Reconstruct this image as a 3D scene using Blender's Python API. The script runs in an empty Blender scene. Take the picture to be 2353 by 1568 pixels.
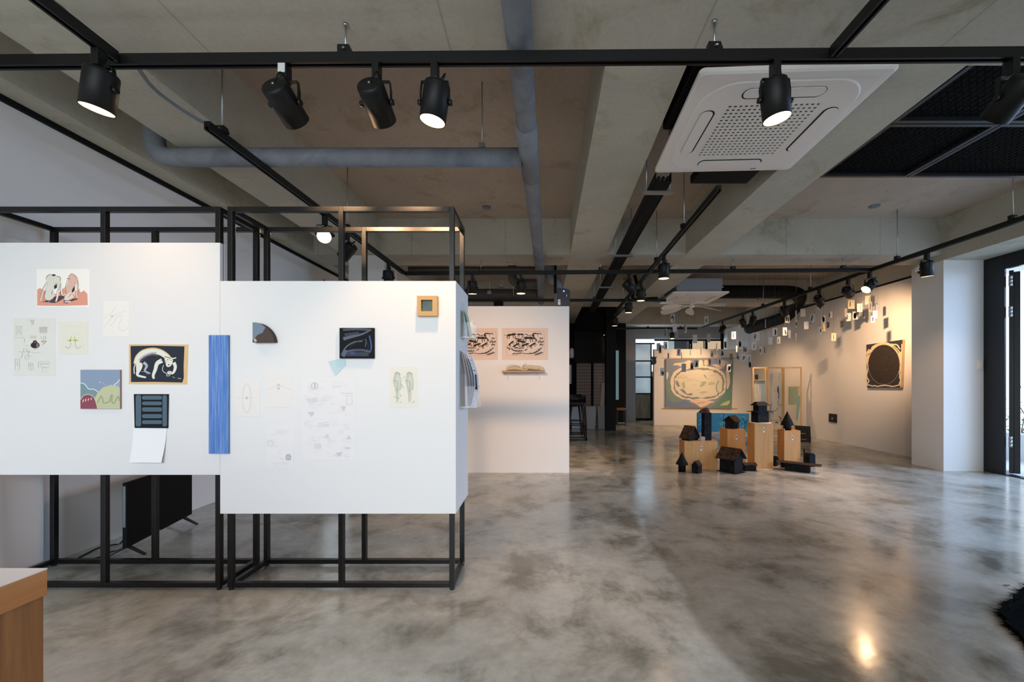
import bpy, math, random
from mathutils import Vector, Matrix

# ------------------------------------------------------------------ camera, world, light
SC = bpy.context.scene
COL = SC.collection
W, H = 2353, 1568
FPX = 930.0                  # focal length in pixels
CX, CY = 1240.0, 880.0       # where the level optical axis meets the frame
EYE = 1.15                   # camera height

cam = bpy.data.cameras.new('camera')
cam.lens = FPX / W * 36.0
cam.sensor_width = 36.0
cam.shift_x = (W / 2 - CX) / W
cam.shift_y = (CY - H / 2) / W
cam.clip_start = 0.02
camo = bpy.data.objects.new('camera', cam)
camo.location = (0, 0, EYE)
camo.rotation_euler = (math.radians(90), 0, 0)
COL.objects.link(camo)
SC.camera = camo

world = bpy.data.worlds.new('sky')
SC.world = world
world.use_nodes = True
bg = world.node_tree.nodes['Background']
bg.inputs[0].default_value = (0.80, 0.90, 1.0, 1)
bg.inputs[1].default_value = 1.3

SC.view_settings.view_transform = 'Standard'
SC.view_settings.look = 'None'
SC.view_settings.gamma = 1.0
SC.view_settings.use_curve_mapping = False
SC.view_settings.exposure = 0.55

def area(name, loc, rot, sx, sy, power, color):
    l = bpy.data.lights.new(name, 'AREA')
    l.shape = 'RECTANGLE'; l.size = sx; l.size_y = sy
    l.energy = power; l.color = color
    o = bpy.data.objects.new(name, l)
    o.location = loc; o.rotation_euler = rot
    COL.objects.link(o)
    return o
R90 = math.pi / 2
# daylight through the open folding doors on the garden side
area('door_daylight', (9.2, 2.4, 3.1), (0, math.radians(74), 0), 2.4, 7.0, 420, (0.32, 0.57, 1.0))
# daylight from the glazed front behind the camera
area('front_daylight', (0.9, -8.5, 4.3), (math.radians(72), 0, 0), 8.0, 3.0, 535, (0.72, 0.84, 1.0))
# light thrown up from the sunlit garden in front of the glazing
area('garden_bounce', (-1.2, -5.2, 0.1), (math.radians(128), 0, 0), 5.0, 2.5, 80, (0.95, 1.0, 0.86))
# window light at the back of the hall
area('rear_daylight', (3.1, 12.2, 2.2), (-R90, 0, 0), 1.6, 0.9, 5, (0.6, 0.8, 1.0))

# ------------------------------------------------------------------ helpers
def V(px, py, y):
    return Vector(((px - CX) / FPX * y, y, EYE + (CY - py) / FPX * y))
def HZ(px, py, z):
    y = (z - EYE) * FPX / (CY - py)
    return V(px, py, y)
def FL(px, py):
    return HZ(px, py, 0.0)
def WX(px, py, x):
    y = x * FPX / (px - CX)
    return V(px, py, y)
def srgb(r, g, b):
    f = lambda c: (c / 255 / 12.92) if c / 255 <= 0.04045 else ((c / 255 + 0.055) / 1.055) ** 2.4
    return (f(r), f(g), f(b))

class MB:
    def __init__(self):
        self.v = []; self.f = []; self.m = []; self.s = []
    def add(self, vs, fs, mi=0, smooth=False, M=None):
        o = len(self.v)
        for p in vs:
            p = Vector(p)
            self.v.append(M @ p if M is not None else p)
        for f in fs:
            self.f.append([i + o for i in f]); self.m.append(mi); self.s.append(smooth)
        return self
    def box(self, x0, x1, y0, y1, z0, z1, mi=0, M=None):
        vs = [(x0,y0,z0),(x1,y0,z0),(x1,y1,z0),(x0,y1,z0),(x0,y0,z1),(x1,y0,z1),(x1,y1,z1),(x0,y1,z1)]
        fs = [(0,3,2,1),(4,5,6,7),(0,1,5,4),(1,2,6,5),(2,3,7,6),(3,0,4,7)]
        return self.add(vs, fs, mi, False, M)
    def prism(self, pts, z0, z1, mi=0, M=None):
        n = len(pts)
        vs = [(p[0], p[1], z0) for p in pts] + [(p[0], p[1], z1) for p in pts]
        fs = [tuple(range(n - 1, -1, -1)), tuple(range(n, 2 * n))]
        fs += [(i, (i + 1) % n, n + (i + 1) % n, n + i) for i in range(n)]
        return self.add(vs, fs, mi, False, M)
    def prism_y(self, pts, y0, y1, mi=0):          # pts = (x, z), front face at y0
        n = len(pts)
        vs = [(p[0], y0, p[1]) for p in pts] + [(p[0], y1, p[1]) for p in pts]
        fs = [tuple(range(n)), tuple(range(2 * n - 1, n - 1, -1))]
        fs += [(i, n + i, n + (i + 1) % n, (i + 1) % n) for i in range(n)]
        return self.add(vs, fs, mi)
    def lathe(self, prof, p, axis=(0, 0, 1), n=24, mi=0, smooth=True, M=None):
        """prof: list of (radius, distance along axis) from point p"""
        a = Vector(axis).normalized()
        u = a.orthogonal().normalized(); w = a.cross(u)
        vs = []; fs = []
        for (r, t) in prof:
            for k in range(n):
                th = 2 * math.pi * k / n
                vs.append(Vector(p) + a * t + (u * math.cos(th) + w * math.sin(th)) * r)
        for i in range(len(prof) - 1):
            for k in range(n):
                k2 = (k + 1) % n
                fs.append((i * n + k, i * n + k2, (i + 1) * n + k2, (i + 1) * n + k))
        return self.add(vs, fs, mi, smooth, M)
    def cyl(self, p0, p1, r0, r1=None, n=16, mi=0, smooth=True, caps=True):
        r1 = r0 if r1 is None else r1
        p0 = Vector(p0); p1 = Vector(p1); d = p1 - p0; L = d.length
        o = len(self.v)
        self.lathe([(r0, 0), (r1, L)], p0, d, n, mi, smooth)
        if caps:
            self.f.append([o + k for k in range(n)][::-1]); self.m.append(mi); self.s.append(False)
            self.f.append([o + n + k for k in range(n)]); self.m.append(mi); self.s.append(False)
        return self
    def tube(self, pts, r, n=8, mi=0, smooth=True):
        pts = [Vector(p) for p in pts]
        vs = []; fs = []
        u = None
        for i, p in enumerate(pts):
            t = (pts[min(i + 1, len(pts) - 1)] - pts[max(i - 1, 0)]).normalized()
            if u is None: u = t.orthogonal().normalized()
            u = (u - t * u.dot(t)).normalized(); w = t.cross(u)
            rr = r[i] if isinstance(r, (list, tuple)) else r
            for k in range(n):
                th = 2 * math.pi * k / n
                vs.append(p + (u * math.cos(th) + w * math.sin(th)) * rr)
        for i in range(len(pts) - 1):
            for k in range(n):
                k2 = (k + 1) % n
                fs.append((i * n + k, i * n + k2, (i + 1) * n + k2, (i + 1) * n + k))
        fs.append(tuple(range(n - 1, -1, -1)))
        fs.append(tuple((len(pts) - 1) * n + k for k in range(n)))
        return self.add(vs, fs, mi, smooth)
    def ball(self, c, r, mi=0, n=12, sq=(1, 1, 1)):
        vs = []; fs = []; m = n // 2
        for i in range(m + 1):
            ph = math.pi * i / m
            for k in range(n):
                th = 2 * math.pi * k / n
                vs.append((c[0] + r * sq[0] * math.sin(ph) * math.cos(th), c[1] + r * sq[1] * math.sin(ph) * math.sin(th), c[2] + r * sq[2] * math.cos(ph)))
        for i in range(m):
            for k in range(n):
                k2 = (k + 1) % n
                fs.append((i * n + k, (i + 1) * n + k, (i + 1) * n + k2, i * n + k2))
        return self.add(vs, fs, mi, True)
    def build(self, name, mats, parent=None, bevel=0, base=None):
        """parent None: a thing of its own, origin at its base; else a part in its parent's space"""
        mats = mats if isinstance(mats, (list, tuple)) else [mats]
        if parent is not None:
            org = ORG[parent.name]
        elif base is not None:
            org = Vector(base)
        else:
            lo = [min(p[i] for p in self.v) for i in range(3)]; hi = [max(p[i] for p in self.v) for i in range(3)]
            org = Vector(((lo[0] + hi[0]) / 2, (lo[1] + hi[1]) / 2, lo[2]))
        me = bpy.data.meshes.new(name)
        me.from_pydata([tuple(p - org) for p in self.v], [], self.f)
        for mm in mats: me.materials.append(mm)
        me.polygons.foreach_set('material_index', self.m)
        me.polygons.foreach_set('use_smooth', self.s)
        me.update()
        o = bpy.data.objects.new(name, me)
        COL.objects.link(o)
        ORG[o.name] = org
        if parent is not None: o.parent = parent
        else: o.location = org
        if bevel:
            b = o.modifiers.new('bevel', 'BEVEL'); b.width = bevel; b.segments = 2; b.limit_method = 'ANGLE'
        return o
ORG = {}

def tag(o, label, cat, group=None, kind=None):
    o['label'] = label
    o['category'] = cat
    if group: o['group'] = group
    if kind: o['kind'] = kind
    return o
def thing(name, label, cat, loc, group=None):
    o = bpy.data.objects.new(name, None)
    o.empty_display_size = 0.1
    o.location = loc
    COL.objects.link(o)
    ORG[o.name] = Vector(loc)
    return tag(o, label, cat, group)
def struct(name, mb, mat, parent=None, bevel=0):
    o = mb.build(name, mat, parent, bevel, base=(0, 0, 0) if parent is None else None)
    if parent is None: o['kind'] = 'structure'
    return o
def smooth_pts(pts, k=5):
    """Catmull-Rom through 2-D or 3-D points"""
    pts = [Vector(p) for p in pts]
    out = []
    for i in range(len(pts) - 1):
        p0 = pts[max(i - 1, 0)]; p1 = pts[i]; p2 = pts[i + 1]; p3 = pts[min(i + 2, len(pts) - 1)]
        for j in range(k):
            t = j / k
            out.append(0.5 * ((2 * p1) + (p2 - p0) * t + (2 * p0 - 5 * p1 + 4 * p2 - p3) * t * t + (3 * p1 - p0 - 3 * p2 + p3) * t ** 3))
    out.append(pts[-1])
    return out

# ------------------------------------------------------------------ materials
def mat(name, col, rough=0.6, metal=0.0, spec=0.5, coat=0.0, trans=0.0, alpha=1.0, emit=0.0, ecol=None):
    m = bpy.data.materials.new(name); m.use_nodes = True
    b = m.node_tree.nodes['Principled BSDF']
    b.inputs['Base Color'].default_value = (*col, 1)
    b.inputs['Roughness'].default_value = rough
    b.inputs['Metallic'].default_value = metal
    b.inputs['Specular IOR Level'].default_value = spec
    b.inputs['Coat Weight'].default_value = coat
    b.inputs['Transmission Weight'].default_value = trans
    b.inputs['Alpha'].default_value = alpha
    if emit:
        b.inputs['Emission Color'].default_value = (*(ecol or col), 1)
        b.inputs['Emission Strength'].default_value = emit
    return m
def nodes(m):
    nt = m.node_tree
    return nt, nt.nodes, nt.links, nt.nodes['Principled BSDF']
def coords(nt, scale=(1, 1, 1), rot=(0, 0, 0)):
    tc = nt.nodes.new('ShaderNodeTexCoord'); mp = nt.nodes.new('ShaderNodeMapping')
    geo = nt.nodes.new('ShaderNodeNewGeometry')
    mp.inputs['Scale'].default_value = scale
    mp.inputs['Rotation'].default_value = rot
    nt.links.new(geo.outputs['Position'], mp.inputs['Vector'])
    return mp.outputs['Vector']
def ramp(nt, fac, stops):
    r = nt.nodes.new('ShaderNodeValToRGB')
    el = r.color_ramp.elements
    while len(el) < len(stops): el.new(0.5)
    for e, (p, c) in zip(el, stops):
        e.position = p; e.color = (*c, 1) if len(c) == 3 else c
    nt.links.new(fac, r.inputs['Fac'])
    return r.outputs['Color']
def noise(nt, vec, scale, detail=5, rough=0.55, dist=0.0):
    n = nt.nodes.new('ShaderNodeTexNoise')
    n.inputs['Scale'].default_value = scale; n.inputs['Detail'].default_value = detail
    n.inputs['Roughness'].default_value = rough; n.inputs['Distortion'].default_value = dist
    nt.links.new(vec, n.inputs['Vector'])
    return n.outputs['Fac']
def mixc(nt, a, b, fac, mode='MULTIPLY'):
    x = nt.nodes.new('ShaderNodeMix'); x.data_type = 'RGBA'; x.blend_type = mode
    if isinstance(fac, float): x.inputs[0].default_value = fac
    else: nt.links.new(fac, x.inputs[0])
    for s, i in ((a, 6), (b, 7)):
        if isinstance(s, tuple): x.inputs[i].default_value = (*s, 1)
        else: nt.links.new(s, x.inputs[i])
    return x.outputs[2]
def bump(nt, bsdf, h, strength, dist=0.01):
    b = nt.nodes.new('ShaderNodeBump')
    b.inputs['Strength'].default_value = strength; b.inputs['Distance'].default_value = dist
    nt.links.new(h, b.inputs['Height'])
    nt.links.new(b.outputs['Normal'], bsdf.inputs['Normal'])

def concrete(name, base, dark, rough=0.85, joints=False):
    m = mat(name, base, rough, spec=0.25)
    nt, N, L, b = nodes(m)
    v = coords(nt)
    big = ramp(nt, noise(nt, v, 0.9, 4, 0.6), [(0.36, tuple(x * 0.86 for x in base)), (0.62, base)])
    st = ramp(nt, noise(nt, v, 2.4, 8, 0.68, 0.5), [(0.55, (1, 1, 1)), (0.64, (0.82, 0.79, 0.72)), (0.74, (0.60, 0.56, 0.48))])
    fine = ramp(nt, noise(nt, v, 40, 3, 0.6), [(0.3, (0.93, 0.93, 0.93)), (0.7, (1.04, 1.04, 1.04))])
    c = mixc(nt, mixc(nt, big, st, 0.85), fine, 1.0)
    if joints:
        sp = nt.nodes.new('ShaderNodeSeparateXYZ'); L.new(v, sp.inputs[0])
        dv_ = nt.nodes.new('ShaderNodeMath'); dv_.operation = 'MULTIPLY_ADD'; dv_.inputs[1].default_value = 1 / 1.22; dv_.inputs[2].default_value = 0.37
        L.new(sp.outputs[0], dv_.inputs[0])
        fr_ = nt.nodes.new('ShaderNodeMath'); fr_.operation = 'FRACT'; L.new(dv_.outputs[0], fr_.inputs[0])
        c = mixc(nt, c, ramp(nt, fr_.outputs[0], [(0.0, (0.66, 0.66, 0.65)), (0.012, (1, 1, 1))]), 1.0)
    # shutter-board joints in the cast concrete
    L.new(c, b.inputs['Base Color'])
    bump(nt, b, noise(nt, v, 25, 4), 0.12)
    return m
M = {}
M['concrete'] = concrete('cast_concrete', srgb(190, 187, 172), srgb(120, 110, 95))
M['board_concrete'] = concrete('board_marked_concrete', srgb(186, 181, 168), srgb(120, 110, 95), joints=True)
M['slab'] = concrete('ceiling_concrete', srgb(188, 173, 156), srgb(110, 100, 90))
M['white'] = mat('white_wall_paint', srgb(226, 224, 222), 0.75, spec=0.2)
nt, N, L, b = nodes(M['white'])
bump(nt, b, noise(nt, coords(nt), 180, 3), 0.05)
M['panel'] = mat('white_board_paint', srgb(233, 231, 228), 0.6, spec=0.25)
nt, N, L, b = nodes(M['panel'])
bump(nt, b, noise(nt, coords(nt, (1, 1, 6)), 90, 2), 0.04)
M['black'] = mat('black_paint', srgb(24, 24, 26), 0.45)
M['deepblack'] = mat('matt_black', srgb(13, 13, 14), 0.7, spec=0.2)
M['frame'] = mat('dark_powder_coated_steel', srgb(24, 23, 22), 0.34, metal=0.35)
nt, N, L, b = nodes(M['frame'])
bump(nt, b, noise(nt, coords(nt), 300, 2), 0.04)
M['track'] = mat('black_track_aluminium', srgb(9, 9, 10), 0.45, metal=0.2)
M['lampblack'] = mat('satin_black_lamp', srgb(14, 14, 14), 0.5, spec=0.3)
M['steel'] = mat('zinc_steel', srgb(178, 180, 182), 0.35, metal=0.9)
M['pipe'] = mat('grey_wrapped_pipe', srgb(120, 124, 132), 0.6, spec=0.3)
nt, N, L, b = nodes(M['pipe'])
v = coords(nt)
L.new(ramp(nt, noise(nt, v, 4, 4, 0.6, 1.0), [(0.3, srgb(104, 108, 116)), (0.7, srgb(132, 136, 143))]), b.inputs['Base Color'])
bump(nt, b, noise(nt, v, 14, 3, 0.6, 1.5), 0.25)
M['duct'] = mat('dark_grey_duct', srgb(74, 72, 70), 0.6)
M['ductblack'] = mat('black_duct', srgb(9, 9, 9), 0.7, spec=0.2)
M['acwhite'] = mat('white_plastic', srgb(232, 226, 220), 0.45)
M['acgrey'] = mat('galvanised_casing', srgb(150, 160, 172), 0.5, metal=0.3)
M['darkslot'] = mat('dark_opening', srgb(12, 12, 13), 0.8)
M['mesh'] = mat('black_expanded_metal', srgb(28, 29, 31), 0.4, metal=0.4)
M['meshframe'] = mat('black_angle_steel', srgb(52, 56, 62), 0.4, metal=0.4)

# polished concrete floor
m = M['floor'] = mat('polished_concrete', srgb(150, 142, 132), 0.2, spec=0.5)
nt, N, L, b = nodes(m)
v = coords(nt)
f1 = noise(nt, v, 0.55, 6, 0.62, 0.3)
f2 = noise(nt, v, 2.2, 8, 0.66, 0.25)
f3 = noise(nt, v, 22, 5, 0.6)
c1 = ramp(nt, f1, [(0.30, srgb(148, 147, 138)), (0.52, srgb(182, 183, 176)), (0.72, srgb(204, 206, 202))])
c2 = ramp(nt, f2, [(0.36, (0.42, 0.40, 0.36)), (0.50, (0.88, 0.87, 0.85)), (0.64, (1.08, 1.08, 1.08))])
c3 = ramp(nt, f3, [(0.35, (0.90, 0.90, 0.90)), (0.65, (1.05, 1.05, 1.05))])
sx = nt.nodes.new('ShaderNodeSeparateXYZ'); L.new(v, sx.inputs[0])
def mth(op, x, y):
    n = nt.nodes.new('ShaderNodeMath'); n.operation = op
    for i, s in enumerate((x, y)):
        if isinstance(s, (int, float)): n.inputs[i].default_value = s
        else: L.new(s, n.inputs[i])
    return n.outputs[0]
def step(x, lo, hi):
    n = nt.nodes.new('ShaderNodeMapRange'); n.interpolation_type = 'SMOOTHSTEP'
    n.inputs[1].default_value = lo; n.inputs[2].default_value = hi
    L.new(x, n.inputs[0]); return n.outputs[0]
# an older, darker pour begins along a wavy joint down the middle of the hall
xw = mth('ADD', sx.outputs[0], mth('MULTIPLY', mth('SUBTRACT', noise(nt, v, 1.1, 2), 0.5), 0.45))
xw = mth('SUBTRACT', xw, mth('MULTIPLY', step(sx.outputs[1], 2.4, 5.0), 0.22))
pour = mth('MULTIPLY', step(xw, 0.72, 0.80), mth('SUBTRACT', 1.0, step(xw, 1.4, 3.4)))  # real dark pour; its fade towards the doors puts their light into the colour
joint = mixc(nt, (1.0, 1.0, 1.0), (0.60, 0.57, 0.53), pour, 'MIX')
L.new(mixc(nt, mixc(nt, mixc(nt, c1, c2, 0.95), c3, 0.8), joint, 1.0), b.inputs['Base Color'])
rr = nt.nodes.new('ShaderNodeMapRange')
rr.inputs[1].default_value = 0.3; rr.inputs[2].default_value = 0.7
rr.inputs[3].default_value = 0.11; rr.inputs[4].default_value = 0.25
L.new(f2, rr.inputs[0]); L.new(rr.outputs[0], b.inputs['Roughness'])
bump(nt, b, noise(nt, v, 5, 3), 0.05, 0.02)

def wood(name, c0, c1, axis='z', scale=3.0, rough=0.5):
    m = mat(name, c0, rough, spec=0.35)
    nt, N, L, b = nodes(m)
    s = {'x': (0.6, 9, 9), 'y': (9, 0.6, 9), 'z': (9, 9, 0.6)}[axis]
    v = coords(nt, s)
    g = noise(nt, v, scale, 6, 0.65, 0.6)
    L.new(ramp(nt, g, [(0.3, c0), (0.7, c1)]), b.inputs['Base Color'])
    return m
M['ply'] = wood('birch_plywood', srgb(176, 120, 62), srgb(196, 142, 84))
M['plyedge'] = wood('plywood_face', srgb(190, 136, 80), srgb(206, 156, 104))
M['oak'] = wood('oak_strip', srgb(176, 124, 70), srgb(200, 150, 96), 'x')
M['counter'] = wood('brown_veneer', srgb(118, 74, 36), srgb(154, 102, 56))
M['counterband'] = wood('light_brown_edge_band', srgb(164, 104, 54), srgb(184, 126, 74), 'y')
M['countertop'] = mat('pale_laminate', srgb(226, 214, 208), 0.4)

# ------------------------------------------------------------------ the setting
ZB, ZS = 2.82, 3.29          # underside of the beams, of the slab
struct('floor', MB().box(-3.4, 5.86, -3.2, 13.0, -0.12, 0.0), M['floor'])
struct('ceiling', MB().box(-3.4, 6.2, -3.2, 13.0, ZS, ZS + 0.16), M['slab'])

# left wall with a window behind the white column
XL = -3.13
w = MB()
w.box(XL - 0.14, XL, -3.2, 5.85, 0, ZB)
w.box(XL - 0.14, XL, 7.3, 13.0, 0, ZB)
w.box(XL - 0.14, XL, 5.85, 7.3, 0, 0.9)
w.box(XL - 0.14, XL, 5.85, 7.3, 2.66, ZB)
struct('wall_left', w, M['white'])
M['glass'] = mat('clear_glass', (0.9, 0.95, 0.93), 0.02, trans=1.0)
w = bpy.data.objects.new('window_1', None); COL.objects.link(w); w['kind'] = 'structure'; ORG['window_1'] = Vector((0, 0, 0))
f = MB()
for (a, b2, c, d) in ((5.85, 7.3, 0.9, 0.96), (5.85, 7.3, 2.60, 2.66), (5.85, 5.91, 0.96, 2.6), (7.24, 7.3, 0.96, 2.6), (6.54, 6.6, 0.96, 2.6)):
    f.box(XL - 0.10, XL - 0.04, a, b2, c, d)
f.build('window_frame', M['black'], w)
MB().box(XL - 0.075, XL - 0.065, 5.9, 7.25, 0.95, 2.61).build('pane', M['glass'], w)
struct('trim_1', MB().box(XL, XL + 0.025, -3.0, 8.4, 2.785, 2.82), M['deepblack'])

# beams
def beam(n, mb): return struct(n, mb, M['concrete'])
def beamx(n, mb): return struct(n, mb, M['board_concrete'])
beam('beam_edge', MB().box(-3.4, -2.94, -3.2, 13, ZB - 0.002, ZS + 0.05))
beam('beam_over_column', MB().box(-2.56, -2.10, -3.2, 13, ZB - 0.001, ZS + 0.05))
beamx('beam_crosswise', MB().box(-2.56, 6.1, 1.45, 2.13, ZB, ZS + 0.05))
beamx('beam_crosswise', MB().box(-3.3, 5.80, 5.27, 5.75, ZB, ZS + 0.05))
beamx('beam_crosswise', MB().box(-3.3, 5.80, 8.42, 8.90, ZB, ZS + 0.05))
beamx('beam_crosswise', MB().box(-3.3, 5.80, 11.57, 12.05, ZB, ZS + 0.05))
def lengthwise(l0, l1, r0, r1, y0=2.1, yk=5.27, ye=12.0):
    t = 0.6 * (ye - yk) / (yk - y0)
    return MB().prism([(l0, y0), (r0, y0), (r1, yk), (r1 + (r1 - r0) * t, ye), (l1 + (l1 - l0) * t, ye), (l1, yk)], ZB - 0.001, ZS + 0.05)
beam('beam_lengthwise', lengthwise(0.345, 0.398, 0.773, 0.866))
beam('beam_lengthwise', lengthwise(1.85, 1.90, 2.244, 2.32))
beam('beam_edge', MB().box(5.25, 5.86, -3.2, 5.72, 2.747, ZS + 0.045))
beam('beam_edge', MB().box(5.745, 6.05, 5.72, 13.0, 2.80, ZS + 0.05))

# columns, right wall, end walls
struct('column_white', MB().box(-2.50, -2.03, 5.30, 5.76, 0, ZB), M['white'])
struct('column_by_door', MB().box(5.257, 5.80, 5.268, 5.72, 0, ZB), M['white'])
struct('wall_right', MB().box(5.75, 5.95, 5.72, 13.0, 0, 2.80), M['white'])
struct('trim_2', MB().box(5.725, 5.75, 5.72, 11.0, 2.775, 2.80), M['deepblack'])
struct('wall_back_bar', MB().box(XL, 0.36, 8.95, 9.10, 0, ZS), M['white'])
struct('wall_bar_side', MB().box(0.22, 0.36, 9.10, 11.5, 0, ZS), M['deepblack'])
struct('light_blocker_behind', MB().box(1.6, 6.1, -3.4, -3.2, 0, ZS), M['white'])  # unseen wall, added and sized to keep front daylight off the door column
struct('wall_door_side', MB().box(5.80, 6.0, -3.2, 0.9, 0, 2.75), M['white'])

# folding glass doors standing open to the terrace
door = bpy.data.objects.new('door_1', None); COL.objects.link(door); door['kind'] = 'structure'; ORG['door_1'] = Vector((0, 0, 0))
M['doorblack'] = mat('black_door_steel', srgb(20, 22, 26), 0.35, metal=0.2)
MB().box(5.775, 5.80, 5.03, 5.266, 0, 2.745).build('jamb', M['doorblack'], door, 0.004)
MB().box(5.775, 5.83, 0.9, 5.03, 2.566, 2.745).build('lintel', M['doorblack'], door, 0.004)
MB().box(5.775, 5.87, 0.9, 5.03, 0.0, 0.012).build('threshold', M['doorblack'], door)
dr = Vector((0.757, 0.653, 0)); pr = Vector((0.653, -0.757, 0))
for k, off in enumerate((-0.008, 0.025)):
    c = Vector((5.835 + 0.02 * k, 4.995, 0)) + pr * off
    hw_ = 0.02 + 0.006 * k
    q = [c + pr * hw_, c - pr * hw_, c - pr * hw_ + dr * 0.62, c + pr * hw_ + dr * 0.62]
    lf = MB().prism([(p.x, p.y) for p in q], 0.03, 2.54 - 0.02 * k).build('door_leaf', M['doorblack'], door, 0.003)
hp = Vector((5.818, 5.0, 0))
for zc in (2.41, 2.03, 0.42):
    hb = MB()
    for j in range(3):
        hb.cyl((hp.x, hp.y, zc - 0.066 + 0.045 * j), (hp.x, hp.y, zc - 0.066 + 0.045 * j + 0.041), 0.018, n=12)
    hb.build('hinge', M['steel'], door)

# outside: terrace, low wall, canopy, planting
M['terrace'] = mat('pale_paving', srgb(206, 208, 210), 0.6)
struct('terrace', MB().box(5.86, 12.0, -2.0, 14.0, -0.14, -0.02), M['terrace'])
struct('terrace_low_wall', MB().box(7.2, 7.35, 3.0, 11.0, -0.02, 0.38), M['terrace'])
struct('terrace_canopy', MB().box(6.05, 7.0, 0.0, 12.0, 2.78, 2.9), M['white'])
rnd = random.Random(5)
M['leaf'] = mat('green_leaves', srgb(96, 128, 82), 0.5)
lv = MB()
for i in range(900):
    c = Vector((rnd.uniform(7.4, 8.0), rnd.uniform(4.2, 9.0), 0.25 + abs(rnd.gauss(0, 0.34))))
    a = rnd.uniform(0, 6.28); t = rnd.uniform(-0.9, 0.9); s = rnd.uniform(0.03, 0.06)
    R = Matrix.Rotation(a, 4, 'Z') @ Matrix.Rotation(t, 4, 'Y')
    lv.add([c + R @ Vector(p) * s for p in ((-1, 0, 0), (0, -0.4, 0.1), (1, 0, 0), (0, 0.4, 0.1))], [(0, 1, 2, 3)])
st = MB()
for i in range(26):
    x, y = rnd.uniform(7.42, 7.95), rnd.uniform(4.3, 8.9)
    st.tube([(x, y, -0.02), (x + rnd.uniform(-.1, .1), y + rnd.uniform(-.1, .1), 0.4), (x + rnd.uniform(-.2, .2), y + rnd.uniform(-.2, .2), 0.8)], 0.006, 5)
hd = st.build('terrace_shrubs', mat('brown_stems', srgb(90, 80, 60), 0.8))
tag(hd, 'green shrubs growing on the terrace outside the folding doors', 'shrubs', kind='stuff')
lo = lv.build('foliage', M['leaf'], hd)

# end of the hall: dark bar recess, grey pier, glazed rear wall
M['greypaint'] = mat('grey_paint', srgb(150, 148, 150), 0.7)
struct('wall_back_dark', MB().box(0.36, 2.42, 11.35, 11.5, 0, ZS), M['deepblack'])
struct('column_grey', MB().box(2.42, 2.86, 12.06, 12.35, 0, ZS), M['greypaint'])
struct('column_black', MB().box(1.60, 1.83, 9.72, 9.95, 0, ZS), M['deepblack'])
struct('wall_back', MB().box(2.42, 5.95, 12.62, 12.8, 2.52, ZS).box(3.36, 5.95, 12.62, 12.8, 0, 1.5), M['greypaint'])
struct('wall_back_side', MB().box(0.36, 2.42, 12.62, 12.8, 0, ZS), M['deepblack'])
M['frosted'] = mat('frosted_pane_with_daylight', srgb(190, 208, 216), 0.3, emit=0.26, ecol=srgb(176, 204, 222))
nt, N, L, b = nodes(M['frosted'])
v = coords(nt)
L.new(ramp(nt, noise(nt, v, 2.0, 2), [(0.3, srgb(120, 150, 176)), (0.7, srgb(205, 226, 236))]), b.inputs['Emission Color'])
bump(nt, b, noise(nt, v, 60, 2), 0.6)
M['frostlow'] = mat('brown_plastic_sheet', srgb(116, 108, 90), 0.25)
nt, N, L, b = nodes(M['frostlow'])
L.new(ramp(nt, noise(nt, coords(nt, (3, 3, 0.6), (0, 0.5, 0)), 3, 5), [(0.4, srgb(108, 100, 82)), (0.75, srgb(140, 132, 112))]), b.inputs['Base Color'])
YG = 12.45
wd = bpy.data.objects.new('window_2', None); COL.objects.link(wd); wd['kind'] = 'structure'; ORG['window_2'] = Vector((0, 0, 0))
def gx(px): return (px - CX) / FPX * YG
def gz(py): return EYE + (CY - py) / FPX * YG
fr = MB()
for y in (790, 830, 867, 905):
    fr.box(gx(1457), gx(1504), YG - 0.03, YG + 0.03, gz(y + 1.4), gz(y - 1.4))
fr.box(gx(1457), gx(1504), YG - 0.03, YG + 0.03, 0, gz(961.5))
fr.box(gx(1457), gx(1459), YG - 0.03, YG + 0.03, 0, gz(790))
fr.box(gx(1494.5), gx(1503), YG - 0.06, YG + 0.03, 0, gz(867))
fr.box(gx(1494.5), gx(1497), YG - 0.03, YG + 0.03, gz(867), gz(790))
fr.build('glazing_frame', M['deepblack'], wd)
for (a, b2) in ((790, 830), (830, 867), (867, 905)):
    MB().box(gx(1459), gx(1495), YG - 0.008, YG + 0.008, gz(b2 - 1), gz(a + 1)).build('pane', M['frosted'], wd)
MB().box(gx(1459), gx(1495), YG - 0.008, YG + 0.008, gz(962), gz(906)).build('lower_panel', M['frostlow'], wd)
fr = MB()
for x0, x1, y0, y1 in ((1504, 1660, 780, 784), (1583, 1590, 784, 812), (1620, 1625, 784, 812), (1656, 1662, 766, 812), (1504, 1660, 806, 812)):
    fr.box(gx(x0), gx(x1), YG - 0.03, YG + 0.03, gz(y1), gz(y0))
fr.build('glazing_frame', M['deepblack'], wd)
M['brightpane'] = mat('bright_window_pane', srgb(235, 245, 250), 0.3, emit=0.9, ecol=srgb(226, 240, 250))
M['warmpane'] = mat('pane_with_warm_light', srgb(220, 200, 170), 0.3, emit=0.45, ecol=srgb(222, 196, 160))
M['duskpane'] = mat('pane_with_grey_blind', srgb(110, 118, 128), 0.5)
MB().box(gx(1504), gx(1535), YG - 0.006, YG + 0.006, gz(807), gz(784)).build('bright_pane', M['brightpane'], wd)
MB().box(gx(1549), gx(1583), YG - 0.006, YG + 0.006, gz(807), gz(784)).build('grey_pane', M['duskpane'], wd)
MB().box(gx(1535), gx(1549), YG - 0.006, YG + 0.006, gz(807), gz(784)).build('bright_pane', M['frosted'], wd)
MB().box(gx(1590), gx(1656), YG - 0.006, YG + 0.006, gz(807), gz(784)).build('warm_pane', M['warmpane'], wd)

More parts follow.
